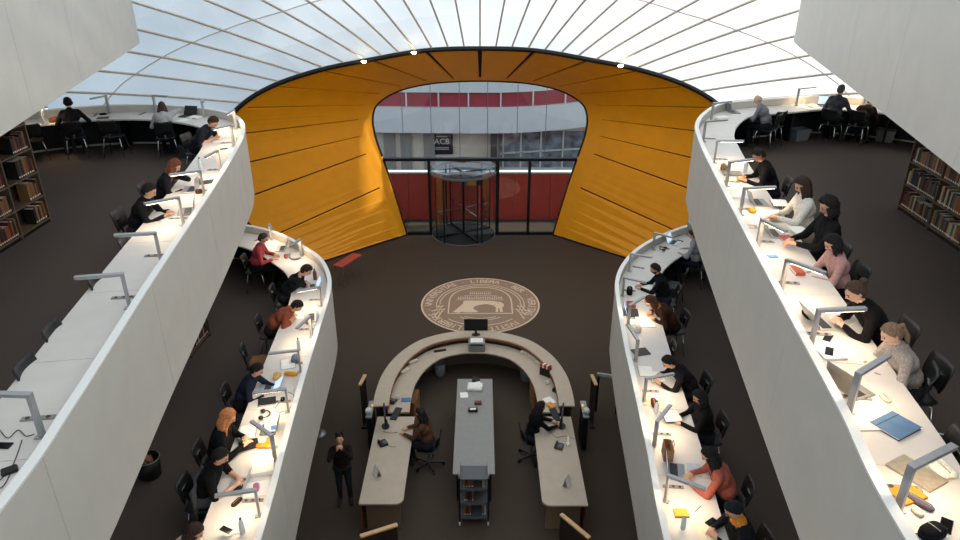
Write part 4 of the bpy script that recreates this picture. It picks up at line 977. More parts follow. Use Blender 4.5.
p, r = spot('L1', 263, 447, 0); pouch(p, r, 'orange crumpled snack packet on the lower desk', '#d98a2e', .09, .19, .06, 'snack_packet', 'packet')
p, r = spot('L1', 268, 467, 10); book(p, r, 'thick white ring binder on the lower desk', '#efeae0', .32, .30, .05)
p, r = spot('L1', 267, 488, 10); paper(p, r, 'clear plastic bag with pink sweets', .26, .30, n=3)
p2, r2 = spot('L1', 271, 487, 10, .008); pouch(p2, r2, 'pink and white sweets packet on the plastic bag', '#c76f93', .16, .08, .03, 'sweets_packet', 'packet')
p, r = spot('L1', 237, 487, -4); laptop(p, r, 'silver laptop under the hands of the reader in a black T-shirt', '#bfc3c9', 108)
p, r = spot('L1', 237, 503, -30); pouch(p, r, 'dark brown glasses case beside the silver laptop', '#3b2a20', .17, .07, .05)
p, r = spot('L1', 226, 530, -30, .08); phone(p, r, 'phone held by the reader in a cream scarf')
p, r = spot('L1', 250, 532, 0); bottle(p, 'clear bottle near the reader in a cream scarf', h=.22)
p, r = spot('L1', 238, 537, 0); cable_px('L1', [(228, 537), (236, 533), (242, 536), (236, 539)], 'white cable near the clear bottle', '#c9c2b4')
# lower desk opposite
p, r = spot('R1', 668, 241, 15); laptop(p, r, 'open laptop before the reader in pale grey', '#c3c6c8', 112)
p, r = spot('R1', 680, 241, 15); phone(p, r, 'black phone beside the laptop of the reader in pale grey')
p, r = spot('R1', 664, 250, 15); headphones(p, r, 'black headphones on the curved lower desk')
p, r = spot('R1', 625, 293, 0); pouch(p, r, 'black bag leaning on the curved parapet', '#15161a', .22, .12, .16, 'bag', 'bag')
p, r = spot('R1', 645, 286, 0); paper(p, r, 'papers before the bearded man', n=2)
p, r = spot('R1', 624, 305, 0); book(p, r, 'red and white book under the black laptop bag', '#a33634', .22, .16, .04)
p, r = spot('R1', 632, 313, 0); laptop(p, r, 'black laptop before the reader with bowed head', '#1d1e22', 110)
p, r = spot('R1', 645, 322, 10); openbook(p, r, 'large open book under the reader with bowed head', .40, .28)
p, r = spot('R1', 630, 330, 0); pouch(p, r, 'white crumpled bag on the lower desk', '#d9d2c6', .22, .18, .12, 'bag', 'bag')
p, r = spot('R1', 636, 352, 20); one('tablet', MB().box((0, 0, .006), (.22, .28, .012), ch=.003), BLACK, 'black tablet lying beside the unlit lamp', 'tablet', p, r)
p, r = spot('R1', 637, 371, 0); openbook(p, r, 'white notebook by the parapet past the tablet')
p, r = spot('R1', 656, 377, 10); openbook(p, r, 'notebook under the hand of the reader in the dark jacket')
p, r = spot('R1', 646, 404, 0); pouch(p, r, 'dark red pencil case by the parapet', '#5d2722', .24, .09, .07)
p, r = spot('R1', 651, 401, 0); paper(p, r, 'beige papers beside the dark red pencil case', n=3, col='#dcc9a8')
p, r = spot('R1', 655, 412, 0); bottle(p, 'clear bottle before the reader in the black pullover', h=.2)
p, r = spot('R1', 671, 416, 10, .06); openbook(p, r, 'pages held by the reader in the black pullover', .26, .24)
p, r = spot('R1', 660, 456, 0)
t = thing('paper_bag', 'brown paper bag standing on the lower desk', 'bag', p, r)
m = MB(); m.add([(-.11, -.06, 0), (.11, -.06, 0), (.11, .06, 0), (-.11, .06, 0), (-.12, -.06, .20), (.12, -.055, .19), (.12, .055, .20), (-.12, .06, .19), (-.115, -.045, .19), (.115, -.045, .18), (.115, .045, .19), (-.115, .045, .18), (-.1, -.04, .06), (.1, -.04, .06), (.1, .04, .06), (-.1, .04, .06)],
  [(3, 2, 1, 0), (0, 1, 5, 4), (1, 2, 6, 5), (2, 3, 7, 6), (3, 0, 4, 7), (4, 5, 9, 8), (5, 6, 10, 9), (6, 7, 11, 10), (7, 4, 8, 11), (8, 9, 13, 12), (9, 10, 14, 13), (10, 11, 15, 14), (11, 8, 12, 15), (12, 13, 14, 15)])
part('body', m, mat('kraft_paper', '#9a714c', .85, 0, .15, 30), t); part('handle', MB().tube([(-.05, -.06, .19), (-.04, -.065, .25), (.04, -.065, .25), (.05, -.06, .19)], .004, 6), mat('kraft_handle', '#8a6644', .8), t)
p, r = spot('R1', 668, 440, 20); glassesitem(p, r, 'thin glasses near the brown paper bag')
p, r = spot('R1', 676, 472, -6); laptop(p, r, 'grey laptop before the reader in dusky pink', '#8b8f95', 100)
p, r = spot('R1', 694, 470, -6); one('tablet', MB().box((0, 0, .006), (.24, .18, .012), ch=.003), plain('#b9bfc8', .3), 'pale blue closed tablet under the arms of the reader in dusky pink', 'tablet', p, r)
cable_px('R1', [(662, 470), (664, 474), (669, 473), (667, 468), (663, 466)], 'white cable loop behind the grey laptop', '#e9e4d8')
p, r = spot('R1', 681, 514, 4); book(p, r, 'mustard yellow notebook on the lower desk', '#d0a024', .13, .17, .025)
p, r = spot('R1', 672, 528, 4); bottle(p, 'small clear bottle by the mustard notebook', h=.2, r=.03, cap='#c9c9c6')
p, r = spot('R1', 698, 509, 50); one('pen', MB().tube([(0, -.07, .006), (0, .06, .006), (0, .075, .006)], [.005, .005, .001], 8), plain('#55524e'), 'grey pen lying beside the mustard notebook', 'pen', p, r)
p, r = spot('R1', 705, 533, 10); paper(p, r, 'cream note sheets before the capped reader', .28, .2, n=3, col='#ece0c4')
p, r = spot('R1', 711, 522, 40, .09); phone(p, r, 'phone in the hands of the capped reader')

# empty chairs
chair_px('L2', 52, 336, 'empty black chair at the half-dark desk with no lamp in front')
chair_px('L2', 25, 373, 'empty black chair beside the lamp with tangled cables')
chair_px('L2', 96, 286, 'empty black chair at the lamp with a desk seam beside it')
chair_px('L2', 124, 246, 'empty black chair next to the man in the black jacket')
chair_px('L2', 114, 136, 'empty black chair between the headphone wearer and the woman in pale grey', .45, back=0)
chair_px('L2', 33, 140, 'empty black chair beside the end of the bookcase', .45, back=0)
cch = chair_px('L1', 242, 353, 'black chair with a brown coat laid on its seat', rot=12)
chair_px('R1', 674, 349, 'empty black chair behind the reader in the dark jacket', rot=0)
chair_px('R1', 672, 285, 'empty chair behind the bearded man', .45, back=0)
chair_px('R2', 931, 381, 'empty black chair behind the woman in a grey T-shirt', rot=-20)
chair_px('R2', 956, 462, 'black chair with chrome armrests near the tissue pack', .60, rot=0, arms=True)
chair_px('R2', 781, 122, 'empty black chair beside the bearded man', .60, rot=10)
def coat(p, rz, label, col, w=.40, d=.36, h=.10):
    def f(q): 
        v = Vector((abs(q.x) ** .6 * math.copysign(w / 2, q.x), abs(q.y) ** .6 * math.copysign(d / 2, q.y), abs(q.z) ** .8 * math.copysign(h / 2, q.z)))
        return v + Vector((0, 0, h / 2)) + q * .03 * noise.noise(q * 3)
    v, F = headgrid(f, 22, 12); return one('coat', MB().add(v, F), cloth(col), label, 'coat', p, rz, smooth=True)
coat(cch.location + Vector((0, 0, .462)), cch.rotation_euler[2], 'brown coat lying on the seat of an empty chair', '#7a5638', .36, .34, .09)
# jacket over a chair back (reader in the black T-shirt)
jp = at(201, 492, 2.7 + .62); jr = facing('L1', jp.x, jp.y)
A = []; B = []
for k in range(9):
    s = -1 + k / 4; A.append(Vector((s * .24, -.03 - .02 * cos(s * 5), .24 + .015 * cos(s * 3)))); B.append(Vector((s * .27, -.07 + .03 * cos(s * 7), -.42 + .03 * sin(s * 4))))
one('jacket', MB().quadsheet(A, B, (0, .035, 0)), cloth('#4d4f54'), 'grey jacket hanging over the chair of the reader in a black T-shirt', 'jacket', jp, jr, smooth=True)
# crates and bins under the upper desks
def crate(p, rz, label, col):
    t = thing('storage_crate', label, 'crate', p, rz, 'grey crates under the far desks'); cm = plain(col, .6); m = MB(); w, d, h = .40, .30, .28; v = []
    for k, z in ((.86, 0), (1, h), (.95, h), (.82, .015)): v += [(a * w / 2 * k, b * d / 2 * k, z) for a, b in ((-1, -1), (1, -1), (1, 1), (-1, 1))]
    f = [(3, 2, 1, 0), (12, 13, 14, 15)]
    for r_ in range(3):
        for i in range(4): f.append((r_ * 4 + i, r_ * 4 + (i + 1) % 4, r_ * 4 + 4 + (i + 1) % 4, r_ * 4 + 4 + i))
    part('body', m.add(v, f), cm, t); m = MB()
    for a, b, cx, cy in ((w + .03, .02, 0, d / 2), (w + .03, .02, 0, -d / 2), (.02, d + .03, w / 2, 0), (.02, d + .03, -w / 2, 0)): m.box((cx, cy, h - .015), (a, b, .03))
    part('rim', m, cm, t); return t
p = at(798, 140, 5.401); crate(p, facing('R2', p.x, p.y), 'grey plastic crate under the far desk beside the bearded man', '#6f7276')
p = at(884, 141, 5.401); crate(p, facing('R2', p.x, p.y), 'pale crate under the far desk behind the hunched reader', '#8e8a83')
p = at(192, 158, 5.401); crate(p, facing('L2', p.x, p.y), 'dark grey crate under the far desk beside the man in the dark vest', '#3c3f46')
p = at(147, 459, 2.7 + .30); p.z = 2.701; t = thing('waste_bin', 'round black bin with a pale metal rim and brown paper inside', 'bin', p)
part('body', MB().lathe([(.13, 0), (.15, .02), (.17, .32), (.16, .32), (.14, .04), (.01, .03)], 24), BLACK, t, True); part('rim', MB().tube([(.17 * cos(2 * pi * k / 24), .17 * sin(2 * pi * k / 24), .32) for k in range(25)], .008, 6), STEEL, t, True)
pp = thing('paper_bag', 'crumpled brown paper bag sticking out of the round black bin', 'bag', p + Vector((-.03, .02, .05))); v, F = headgrid(lambda d: Vector((d.x * .10, d.y * .10, d.z * .14 + .16)) * (1 + .15 * noise.noise(d * 3)), 14, 9); part('body', MB().add(v, F), mat('kraft_crumpled', '#8a5f42', .9, 0, .2, 20), pp)

# ------------------------------------------------------------------ bookcases and books
BCOL = {'brown': '#4a3020', 'black': '#191716', 'dark red': '#55201b', 'tan': '#82603c', 'grey': '#524d48', 'dark blue': '#27324a', 'orange brown': '#8a4a22', 'cream': '#a89a80'}
BM = {}
def book_mesh(col, w, h, front):
    k = (col, w, h, front)
    if k not in BM:
        d = .17; s = front
        # local: x thickness, y spine towards front (s), z height
        m = MB(); m.box((-w / 2 + .002, -s * d / 2, h / 2), (.004, d, h)); m.box((w / 2 - .002, -s * d / 2, h / 2), (.004, d, h)); m.box((0, -s * .002, h / 2), (w, .004, h))
        m.box((0, -s * d / 2, h / 2), (w - .008, d - .012, h - .012), mi=1); m.box((0, s * .001, .03), (w * .5, .003, .022), mi=2)
        BM[k] = m.mesh('book', [plain(BCOL[col], .7), PAPER, mat('spine_label', '#e9e3d4', .8)])
    return BM[k]
nbook = [0]
ORD = ['lowest', 'second lowest', 'middle', 'second highest', 'highest']
def bookcase(x, y, lev, s, bays, bw, label, lens, cols, seed, fill, tilt=0, bay0=0, nsh=5):
    t = thing('bookcase', label, 'bookcase', (x, y, lev + .001), -pi / 2 + tilt)
    L = bays * bw; dp = .28; H = .08 + nsh * .40; rnd = random.Random(seed); q = -s
    for k in range(bays + 1): part('upright', MB().box((k * bw, q * dp / 2, H / 2), (.028, dp, H)), WOOD, t)
    part('back_panel', MB().box((L / 2, q * (dp + .005), H / 2), (L, .01, H)), mat('shelf_back', '#3d3128', .8), t)
    part('plinth', MB().box((L / 2, q * (dp / 2 + .02), .04), (L, dp - .04, .08)), DARKM, t)
    for b in range(bays):
        for r in range(nsh + 1): part('shelf', MB().box((b * bw + bw / 2, q * dp / 2, .08 + r * .40), (bw - .03, dp, .022)), WOOD, t)
    M = Matrix.Translation((x, y, lev + .001)) @ Matrix.Rotation(-pi / 2 + tilt, 4, 'Z')
    for b in range(bay0, bays):
        for r in range(nsh):
            xx = b * bw + .03; z = .08 + r * .40 + .012; f = fill(b, r, rnd); end = b * bw + bw * f - .02
            if b * bw + .05 > end: continue
            skip = b * bw + rnd.uniform(0, .15) if rnd.random() < .3 else 0
            row = []
            while True:
                w = rnd.choice((.034, .042, .05, .06)); 
                if xx + w > end or nbook[0] >= 300: break
                h = rnd.choice((.23, .26, .29)); c = rnd.choice(cols)
                p = M @ Vector((xx + w / 2, q * .03, z)); row.append((c, w, h, p)); nbook[0] += 1; xx += w + .002
            for i, (c, w, h, p) in enumerate(row):
                ad = ('thin' if w < .04 else 'thick' if w > .055 else 'medium') + (' tall' if h > .28 else ' short' if h < .24 else '')
                nb = ' between ' + row[i - 1][0] + ' and ' + row[i + 1][0] + ' ones' if 0 < i < len(row) - 1 else ' ending its row'
                tag(link('book', book_mesh(c, w, h, s), None, p, -pi / 2 + tilt), f'{ad} {c} book{nb}, {ORD[min(r, 4)]} shelf, {lens}', 'book', f'{c} books on the {ORD[min(r, 4)]} shelf of the {lens}')
    return t
bookcase(-5.30, 11.95, 2.7, 1, 4, .80, 'brown bookcase on the lower gallery beneath the overhanging parapet', 'lower gallery bookcase', ['black', 'brown', 'grey', 'dark red', 'cream'], 9, lambda b, r, q: (.75 if (b < 2 and r < 1) else .4 if (b < 1 and r < 2) else 0), tilt=R(-4))
bookcase(-7.30, 11.16, 5.4, 1, 4, .80, 'tall brown bookcase with half-empty shelves behind the half-dark desk', 'sparse bookcase', ['brown', 'black', 'dark red', 'orange brown', 'tan', 'black'], 3, lambda b, r, q: (.62 if b == 0 else .8) * q.uniform(.75, 1.0) if b < 2 else 0)
bookcase(7.44, 11.78, 5.4, -1, 5, .98, 'tall brown bookcase packed with books behind the busy desk', 'packed bookcase', ['black', 'brown', 'tan', 'dark red', 'grey', 'brown', 'black', 'cream', 'orange brown'], 5, lambda b, r, q: q.uniform(.9, 1.0) if b < 2 else (.8 if b == 2 and r < 2 else 0), tilt=R(-3))

# ------------------------------------------------------------------ reception counter
CX = -.13
def mir(L): return L + [(2 * CX - x, y) for x, y in L[::-1]]
def dens(L):
    P, st = smooth_path(L, .12); return [tuple(p) for p in P]
ringo = dens(mir([(-2.20, 11.85), (-2.21, 12.35), (-2.15, 13.03), (-1.93, 13.76), (-1.55, 14.36), (-1.14, 14.68), (-.64, 14.88), (-.3, 14.93)]))
ringo = [((x - CX) * 1.021 + CX, y * 1.021 - .02) for x, y in ringo]
def inset(L, d):
    P = [Vector(p) for p in L]; N = normals(P, -1); return [tuple(p + n * d) for p, n in zip(P, N)]
rc = thing('reception_counter', 'horseshoe reception counter with beige tops in the middle of the ground floor', 'counter', (0, 0, .001))
EDGE = mat('orange_edge', '#8a4e22', .6)
part('counter_top', MB().strip(ringo, inset(ringo, .33), .90, .93), BEECH, rc)
part('counter_edge', MB().strip(inset(ringo, .30), inset(ringo, .335), .85, .899), EDGE, rc)
part('front_panel', MB().strip(inset(ringo, .03), inset(ringo, .06), 0, .899), mat('counter_front', '#6b5a4a', .6), rc)
part('inner_upstand', MB().strip(inset(ringo, .26), inset(ringo, .29), .751, .85), DARKM, rc)
part('inner_desk', MB().strip(inset(ringo, .30), inset(ringo, .76), .715, .75), BEECH, rc)
def rounded(x0, x1, y0, y1, rads):
    pts = []
    for (cx, cy, a0, r) in ((x0, y0, 180, rads[0]), (x1, y0, 270, rads[1]), (x1, y1, 0, rads[2]), (x0, y1, 90, rads[3])):
        if r <= 0: pts.append((cx, cy)); continue
        ox = cx + (r if cx == x0 else -r); oy = cy + (r if cy == y0 else -r)
        for k in range(7): a = R(a0 + 15 * k); pts.append((ox + r * cos(a), oy + r * sin(a)))
    return pts
part('wing_top', MB().prism(rounded(-2.14, -1.36, 9.44, 11.95, (0, .14, 0, 0)), .715, .75), BEECH, rc); part('wing_top', MB().prism(rounded(1.10, 1.90, 9.40, 11.95, (.14, 0, 0, 0)), .715, .75), BEECH, rc)
for x, s in ((-2.12, 1), (1.88, -1)):
    part('wing_side', MB().box((x, 10.7, .36), (.03, 2.4, .71)), mat('wing_side_red', '#6a3a26', .6), rc)
    part('wing_leg', MB().box((x + s * .38, 9.62, .36), (.62, .04, .71)), mat('counter_leg', '#7d6650', .6), rc)
for x, s, w in ((-1.62, 1, .40), (1.40, -1, .40)):
    d = thing('drawer_unit', 'brown drawer unit under the counter beside the ' + ('blue folder' if s > 0 else 'leaflet stand'), 'drawer unit', (x + s * .0, 12.95 if s > 0 else 13.35, .001), R(-8 * s))
    part('body', MB().box((0, 0, .29), (w, .55, .58), ch=.005), mat('unit_brown', '#7d4f2c', .55, 0, .2, 10), d)
    for k in range(3):
        dr = part('drawer', MB().box((s * (w / 2 + .008), 0, .11 + .18 * k), (.016, .51, .165), ch=.003), mat('unit_front', '#96602f', .55, 0, .2, 10), d); part('handle', MB().box((s * (w / 2 + .022), 0, .15 + .18 * k), (.012, .14, .012)), STEEL, dr)
# island table
it = thing('island_table', 'long grey-topped table inside the horseshoe counter', 'table', (-.115, 11.78, .001))
part('tabletop', MB().box((0, 0, .735), (.79, 3.14, .03), ch=.006), GREYTOP, it)
for y in (-1.45, 0, 1.45): part('support', MB().box((0, y, .36), (.66, .05, .72)), DARKM, it)
part('modesty_panel', MB().box((.30, 0, .40), (.02, 2.85, .6)), DARKM, it)
Z = .752
def gp(px, py, z=Z): return at(px, py, z)
p = gp(475, 388); t = thing('printer_tray', 'white document tray with papers on the island table', 'tray', p, R(-5)); part('tray', MB().box((0, 0, .03), (.34, .28, .06), ch=.01), plain('#d8d6d0'), t)
for k in range(4): part('paper_sheet', MB().box((.01 * k - .015, .008 * k, .062 + .003 * k), (.26, .2, .002), rz=R(8 * k)), PAPER, t)
p = gp(476, 381); t = thing('telephone', 'black telephone at the head of the island table', 'telephone', p); part('base', MB().box((0, 0, .025), (.18, .16, .05), ch=.012), BLACK, t); part('handset', MB().box((-.05, 0, .065), (.045, .20, .03), ch=.01), BLACK, t)
paper(gp(464, 395), R(5), 'square white note sheet on the island table', .17, .2)
t = thing('box', 'small reddish brown box on the island table', 'box', gp(478, 404), R(4)); part('body', MB().box((0, 0, .025), (.15, .08, .05), ch=.006), plain('#5b3423'), t); part('lid', MB().box((0, 0, .055), (.154, .084, .012), ch=.004), plain('#6d4230'), t)
t = thing('label_printer', 'black desk printer on the island table below the reddish box', 'printer', gp(473, 411), R(3)); part('body', MB().box((0, 0, .03), (.20, .11, .06), ch=.012), BLACK, t); part('slot', MB().box((0, .02, .061), (.15, .02, .004)), STEEL, t); part('paper_edge', MB().box((0, -.02, .066), (.12, .05, .01)), PAPER, t)
# book trolley
tr = thing('book_trolley', 'dark grey three-tier book trolley standing at the island table', 'trolley', (-.11, 9.86, .001))
for sx in (-1, 1):
    for sy in (-1, 1):
        part('upright', MB().box((sx * .26, sy * .17, .60), (.035, .035, 1.02)), DARKM, tr)
        c = part('castor', MB().tube([(sx * .26 - .015, sy * .17, .05), (sx * .26 + .015, sy * .17, .05)], .048, 12), mat('castor_pale', '#b5b2ac', .5), tr); part('fork', MB().box((sx * .26, sy * .17, .095), (.05, .03, .03)), STEEL, c)
    part('end_handle', MB().tube([(sx * .26, -.17, 1.10), (sx * .26, -.17, 1.17), (sx * .26, -.11, 1.20), (sx * .26, .11, 1.20), (sx * .26, .17, 1.17), (sx * .26, .17, 1.10)], .017, 8), mat('handle_pale', '#9a9894', .4), tr, True)
for z in (.16, .50, .82, 1.08): 
    part('tier', MB().box((0, 0, z), (.50, .36, .022), ch=.004), mat('trolley_grey', '#54565a', .5), tr)
    if z < 1: part('tier_lip', MB().box((0, -.175, z + .03), (.50, .012, .05)), mat('trolley_grey', '#54565a', .5), tr)
part('back_sheet', MB().box((0, .165, .62), (.50, .01, .92)), DARKM, tr)
for i, (tz, xs) in enumerate(((.172, (-.17, -.12, -.07, .16, .20)), (.512, (-.17, -.13, -.02)), (.832, (-.18, -.13, -.08, -.03, .17)))):
    for k, x in enumerate(xs):
        c = ['tan', 'brown', 'orange brown', 'grey', 'cream'][k % 5]; o = tag(link('book', book_mesh(c, .042, .23, -1), None, (-.11 + x, 9.86 - .10, tz), 0), f'{c} book on the {["bottom", "middle", "upper"][i]} tier of the book trolley', 'book', f'{c} books on the {["bottom", "middle", "upper"][i]} trolley tier')
# screens, phones, leaflets on the counter
def monitor(p, rz, label, w=.50, h=.30, on=False, stand=.12):
    t = thing('monitor', label, 'monitor', p, rz); part('foot', MB().lathe([(.11, 0), (.11, .008), (.02, .014)], 16, sy=.75), BLACK, t); part('neck', MB().box((0, .03, stand / 2 + .02), (.05, .03, stand + .04)), BLACK, t)
    s = part('panel', MB().box((0, 0, stand + h / 2), (w, .035, h), ch=.006), BLACK, t); part('screen', MB().box((0, -.019, stand + h / 2), (w * .94, .002, h * .9)), SCREEN if on else mat('screen_dark', '#0a0b0d', .15), s); return t
monitor(Vector((-.10, 15.02, .931)), R(180), 'black monitor standing on top of the counter in front of the floor seal', .58, .32)
t = thing('document_tray', 'pale grey printer standing at the crown of the counter', 'printer', (-.08, 14.62, .752)); part('body', MB().box((0, 0, .12), (.40, .26, .24), ch=.02), plain('#8e8d88'), t); part('paper_stack', MB().box((0, 0, .25), (.30, .2, .03)), PAPER, t); part('control_strip', MB().box((0, -.125, .20), (.3, .01, .04)), BLACK, t)
monitor(Vector((-1.93, 11.62, .752)), R(-80), 'black monitor seen edge-on on the counter beside the staff member in brown', .48, .30)
monitor(Vector((1.67, 11.62, .752)), R(80), 'black monitor seen edge-on on the counter beside the staff member in black', .48, .30)
def keyboard(p, rz, label):
    t = thing('keyboard', label, 'keyboard', p, rz); part('body', MB().box((0, 0, .01), (.42, .15, .02), ch=.004), BLACK, t); m = MB()
    for r in range(4):
        for k in range(13): m.box((-.18 + .03 * k, -.05 + .032 * r, .0225), (.025, .026, .006))
    part('keys', m, mat('keys_grey', '#2d2d2f', .6), t)['kind'] = 'stuff'; return t
keyboard(at(396, 414, .752), R(78), 'black keyboard in front of the staff member in brown'); keyboard(at(555, 415, .752), R(-80), 'black keyboard in front of the staff member in black')
def deskphone(p, rz, label, col='#151517'):
    t = thing('telephone', label, 'telephone', p, rz); m = plain(col, .4); part('base', MB().box((0, 0, .022), (.17, .18, .044), ch=.012), m, t); part('handset', MB().tube([(-.06, -.08, .06), (-.06, -.04, .075), (-.06, .04, .075), (-.06, .08, .06)], [.022, .014, .014, .022], 8), m, t, True)
    mk = MB(); 
    for r in range(4):
        for k in range(3): mk.box((.01 + .025 * k, -.05 + .025 * r, .046), (.018, .016, .006))
    part('keypad', mk, mat('keypad_grey', '#77777a', .6), t)['kind'] = 'stuff'; return t
deskphone(at(383, 444, .752), R(30), 'black telephone alone on the counter wing near the photographer'); deskphone(at(392, 402, .752), R(70), 'dark desk telephone beside the edge-on monitor of the staff member in brown', '#2b211c')
deskphone(at(557, 391, .752), R(-40), 'black telephone below the leaflet stand'); deskphone(at(559, 447, .752), R(-20), 'small telephone beside the white pen rest on the counter wing', '#3a3835')
def sign_stand(p, rz, label):
    t = thing('sign_stand', label, 'sign stand', p, rz); part('card', MB().quadsheet([Vector((-.08, 0, .004)), Vector((.08, 0, .004))], [Vector((-.08, .07, .21)), Vector((.08, .07, .21))], (0, .004, 0)), PAPER, t)
    part('foot', MB().box((0, .05, .004), (.16, .12, .006)), glass_mat('acrylic' + label[:6], (.85, .87, .88, 1), .12), t); part('back_leg', MB().quadsheet([Vector((-.08, .12, .004)), Vector((.08, .12, .004))], [Vector((-.08, .072, .20)), Vector((.08, .072, .20))], (0, .003, 0)), PAPER, t); return t
sign_stand(at(374, 476, .752), R(-60), 'white tent card standing on the counter wing near the photographer'); sign_stand(at(570, 486, .752), R(60), 'white tent card standing on the other counter wing')
t = thing('leaflet_stand', 'leaflet stand with red and white brochures on the counter', 'leaflet stand', at(545.5, 375, .752), R(-35)); part('holder', MB().box((0, 0, .10), (.26, .12, .20), ch=.006), BLACK, t)
for k, c in enumerate(('#c23a2a', '#eee6d8', '#c23a2a', '#e3d6bc', '#8f2a22')): part('leaflet', MB().box((-.10 + .05 * k, 0, .23), (.042, .10, .10), M=Matrix.Rotation(R(-8), 3, 'X')), plain(c), t)
openbook(at(549, 401, .752), R(-60), 'orange and yellow brochure open by the staff member in black', .26, .2, '#d9861f')
one('brochure', MB().box((0, 0, .003), (.14, .2, .006)), plain('#e08a20'), 'orange brochure lying on the counter', 'brochure', at(551, 405, .753 + .026), R(40))
one('folder', MB().box((0, 0, .008), (.20, .13, .016), ch=.003), mat('folder_blue_small', '#3f6d9e', .5), 'small blue folder beside the staff member in brown', 'folder', at(406, 400, .752), R(4))
for k, (x, y, a) in enumerate(((405, 372, 52), (413, 363, 40), (533, 358.5, -36), (539.5, 364.5, -46), (525.5, 354, -24))):
    one('card_box', MB().box((0, 0, .03), (.24, .09, .06), ch=.004), plain('#cfc6b6'), ['long pale card box behind the counter edge, near the drawer unit', 'second pale card box along the same curve', 'pale card box left of the leaflet stand', 'pale card box touching the leaflet stand', 'pale card box farthest from the leaflet stand'][k], 'box', at(x, y, .752), R(a))
one('keyboard_rest', MB().box((0, 0, .012), (.30, .07, .024), ch=.004), BLACK, 'long black strip lying on the counter curve', 'strip', at(440, 351, .752), R(17))
one('pen_rest', MB().bar((0, -.14, .02), (0, .14, .02), .03, .04).box((0, -.1, .03), (.08, .05, .06), ch=.01), plain('#e8e0d0'), 'white pen rest standing on the counter wing', 'pen rest', at(568, 442, .752), R(-8))
mug(at(398, 399, .752), 'pale cup beside the dark desk telephone'); mug(at(547, 384, .752), 'small white cup below the leaflet stand')
cable([at(549, 430, .757), at(556, 437, .757), at(566, 436, .757), at(574, 439, .757)], 'dark cable lying across the counter wing')
cable([at(383, 444, .757), at(389, 446, .757), at(394, 447, .757), at(396, 446, .757)], 'short dark cord of the lone telephone')
cable([at(388, 424, .757), at(384, 431, .757), at(390, 433, .757), at(398, 432, .757)], 'grey cord in front of the black keyboard', '#4a3a33')
def bin_(p, label, col):
    t = thing('waste_bin', label, 'bin', p); part('body', MB().lathe([(.12, 0), (.13, .01), (.16, .34), (.15, .34), (.125, .03), (.01, .025)], 22), plain(col), t, True); part('rim', MB().tube([(.158 * cos(2 * pi * k / 22), .158 * sin(2 * pi * k / 22), .34) for k in range(23)], .008, 6), plain(col), t, True)
bin_(at(440, 374, .001), 'grey waste bin under the counter near the drawer unit', '#7c7f82'); bin_(at(526, 380, .001), 'grey waste bin beside the staff chair under the leaflet stand', '#6d7076')
one('bowl', MB().lathe([(.05, 0), (.09, .03), (.10, .07), (.095, .07), (.08, .03), (.01, .012)], 20), plain('#cfd3d8'), 'white bowl on the floor behind the staff member in black', 'bowl', at(540, 451, .001), smooth=True)
# security gates with wooden caps
def gate(p, rz, label, L=.55, h=1.15, th=.05):
    t = thing('security_gate', label, 'gate', p, rz, 'wood-capped security gate panels'); part('foot', MB().box((0, 0, .02), (.12, L, .04), ch=.006), DARKM, t)
    part('panel', MB().box((0, 0, h / 2), (th, L - .02, h - .04), ch=.008), mat('gate_dark', '#2a211b', .3) if th > .03 else SMOKED, t); part('cap', MB().box((0, 0, h), (.075, L, .035), ch=.008), WOODL, t)
gp_ = [(362.5, 380, -8, .40, 'wood-capped security gate beside the counter, facing the pole stand'), (594, 380, 6, .40, 'wood-capped security gate beside the counter, next to the pale rail'), (379, 530.5, -66, .62, 'wood-capped security gate before the wing with the lone telephone'), (575, 526, 38, .66, 'wood-capped security gate before the wing with the pen rest')]
for x, y, a, L, lab in gp_: p = at(x, y, 1.15); gate(Vector((p.x, p.y, .001)), R(a), lab, L, th=.05 if y > 500 else .02)
def turnstile(px, py, label, s):
    p = at(px, py, .85); t = thing('turnstile', label, 'turnstile', (p.x, p.y, .001)); part('post', MB().box((0, 0, .42), (.10, .55, .84), ch=.02), DARKM, t); part('top', MB().box((0, 0, .86), (.13, .58, .04), ch=.01), STEEL, t)
    part('scanner', MB().box((-s * .02, -.12, .92), (.12, .14, .08), ch=.02), mat('scanner_pale', '#c9c6c0', .5), t); part('light', MB().lathe([(.02, 0), (.02, .03), (.005, .04)], 10, (s * .03, .10, .88)), mat('signal_orange', '#f0a23a', .4, emit=1.2), t)
turnstile(370.5, 410, 'dark turnstile post with pale scanner near the photographer', 1); turnstile(584.5, 410, 'dark turnstile post with pale scanner beside the other counter wing', -1)
a = at(596, 374, 1.0); b = at(618, 378, 1.0); t = thing('barrier_rail', 'pale grey horizontal barrier rail by the security gate', 'rail', (a.x, a.y, .001))
part('rail', MB().bar((.02, 0, 1.0), (b.x - a.x + .5, b.y - a.y - .1, 1.0), .06, .06), mat('rail_grey', '#a6a29c', .5), t); part('post', MB().box((.5, -.1, .5), (.05, .05, 1.0)), DARKM, t); part('post', MB().box((.06, 0, .5), (.05, .05, 1.0)), DARKM, t)
p = at(324, 428, .001); t = thing('dispenser_stand', 'grey pole stand with a white dispenser head near the photographer', 'stand', (p.x - .05, p.y - .2, .001))
part('foot', MB().lathe([(.14, 0), (.14, .012), (.03, .025)], 20), STEEL, t, True); part('pole', MB().tube([(0, 0, .02), (0, 0, .95)], .025, 10), STEEL, t, True); part('dispenser', MB().box((0, -.04, 1.05), (.11, .12, .24), ch=.02), plain('#d9d8d4'), t); part('nozzle', MB().box((0, -.09, .94), (.04, .05, .03)), DARKM, t)
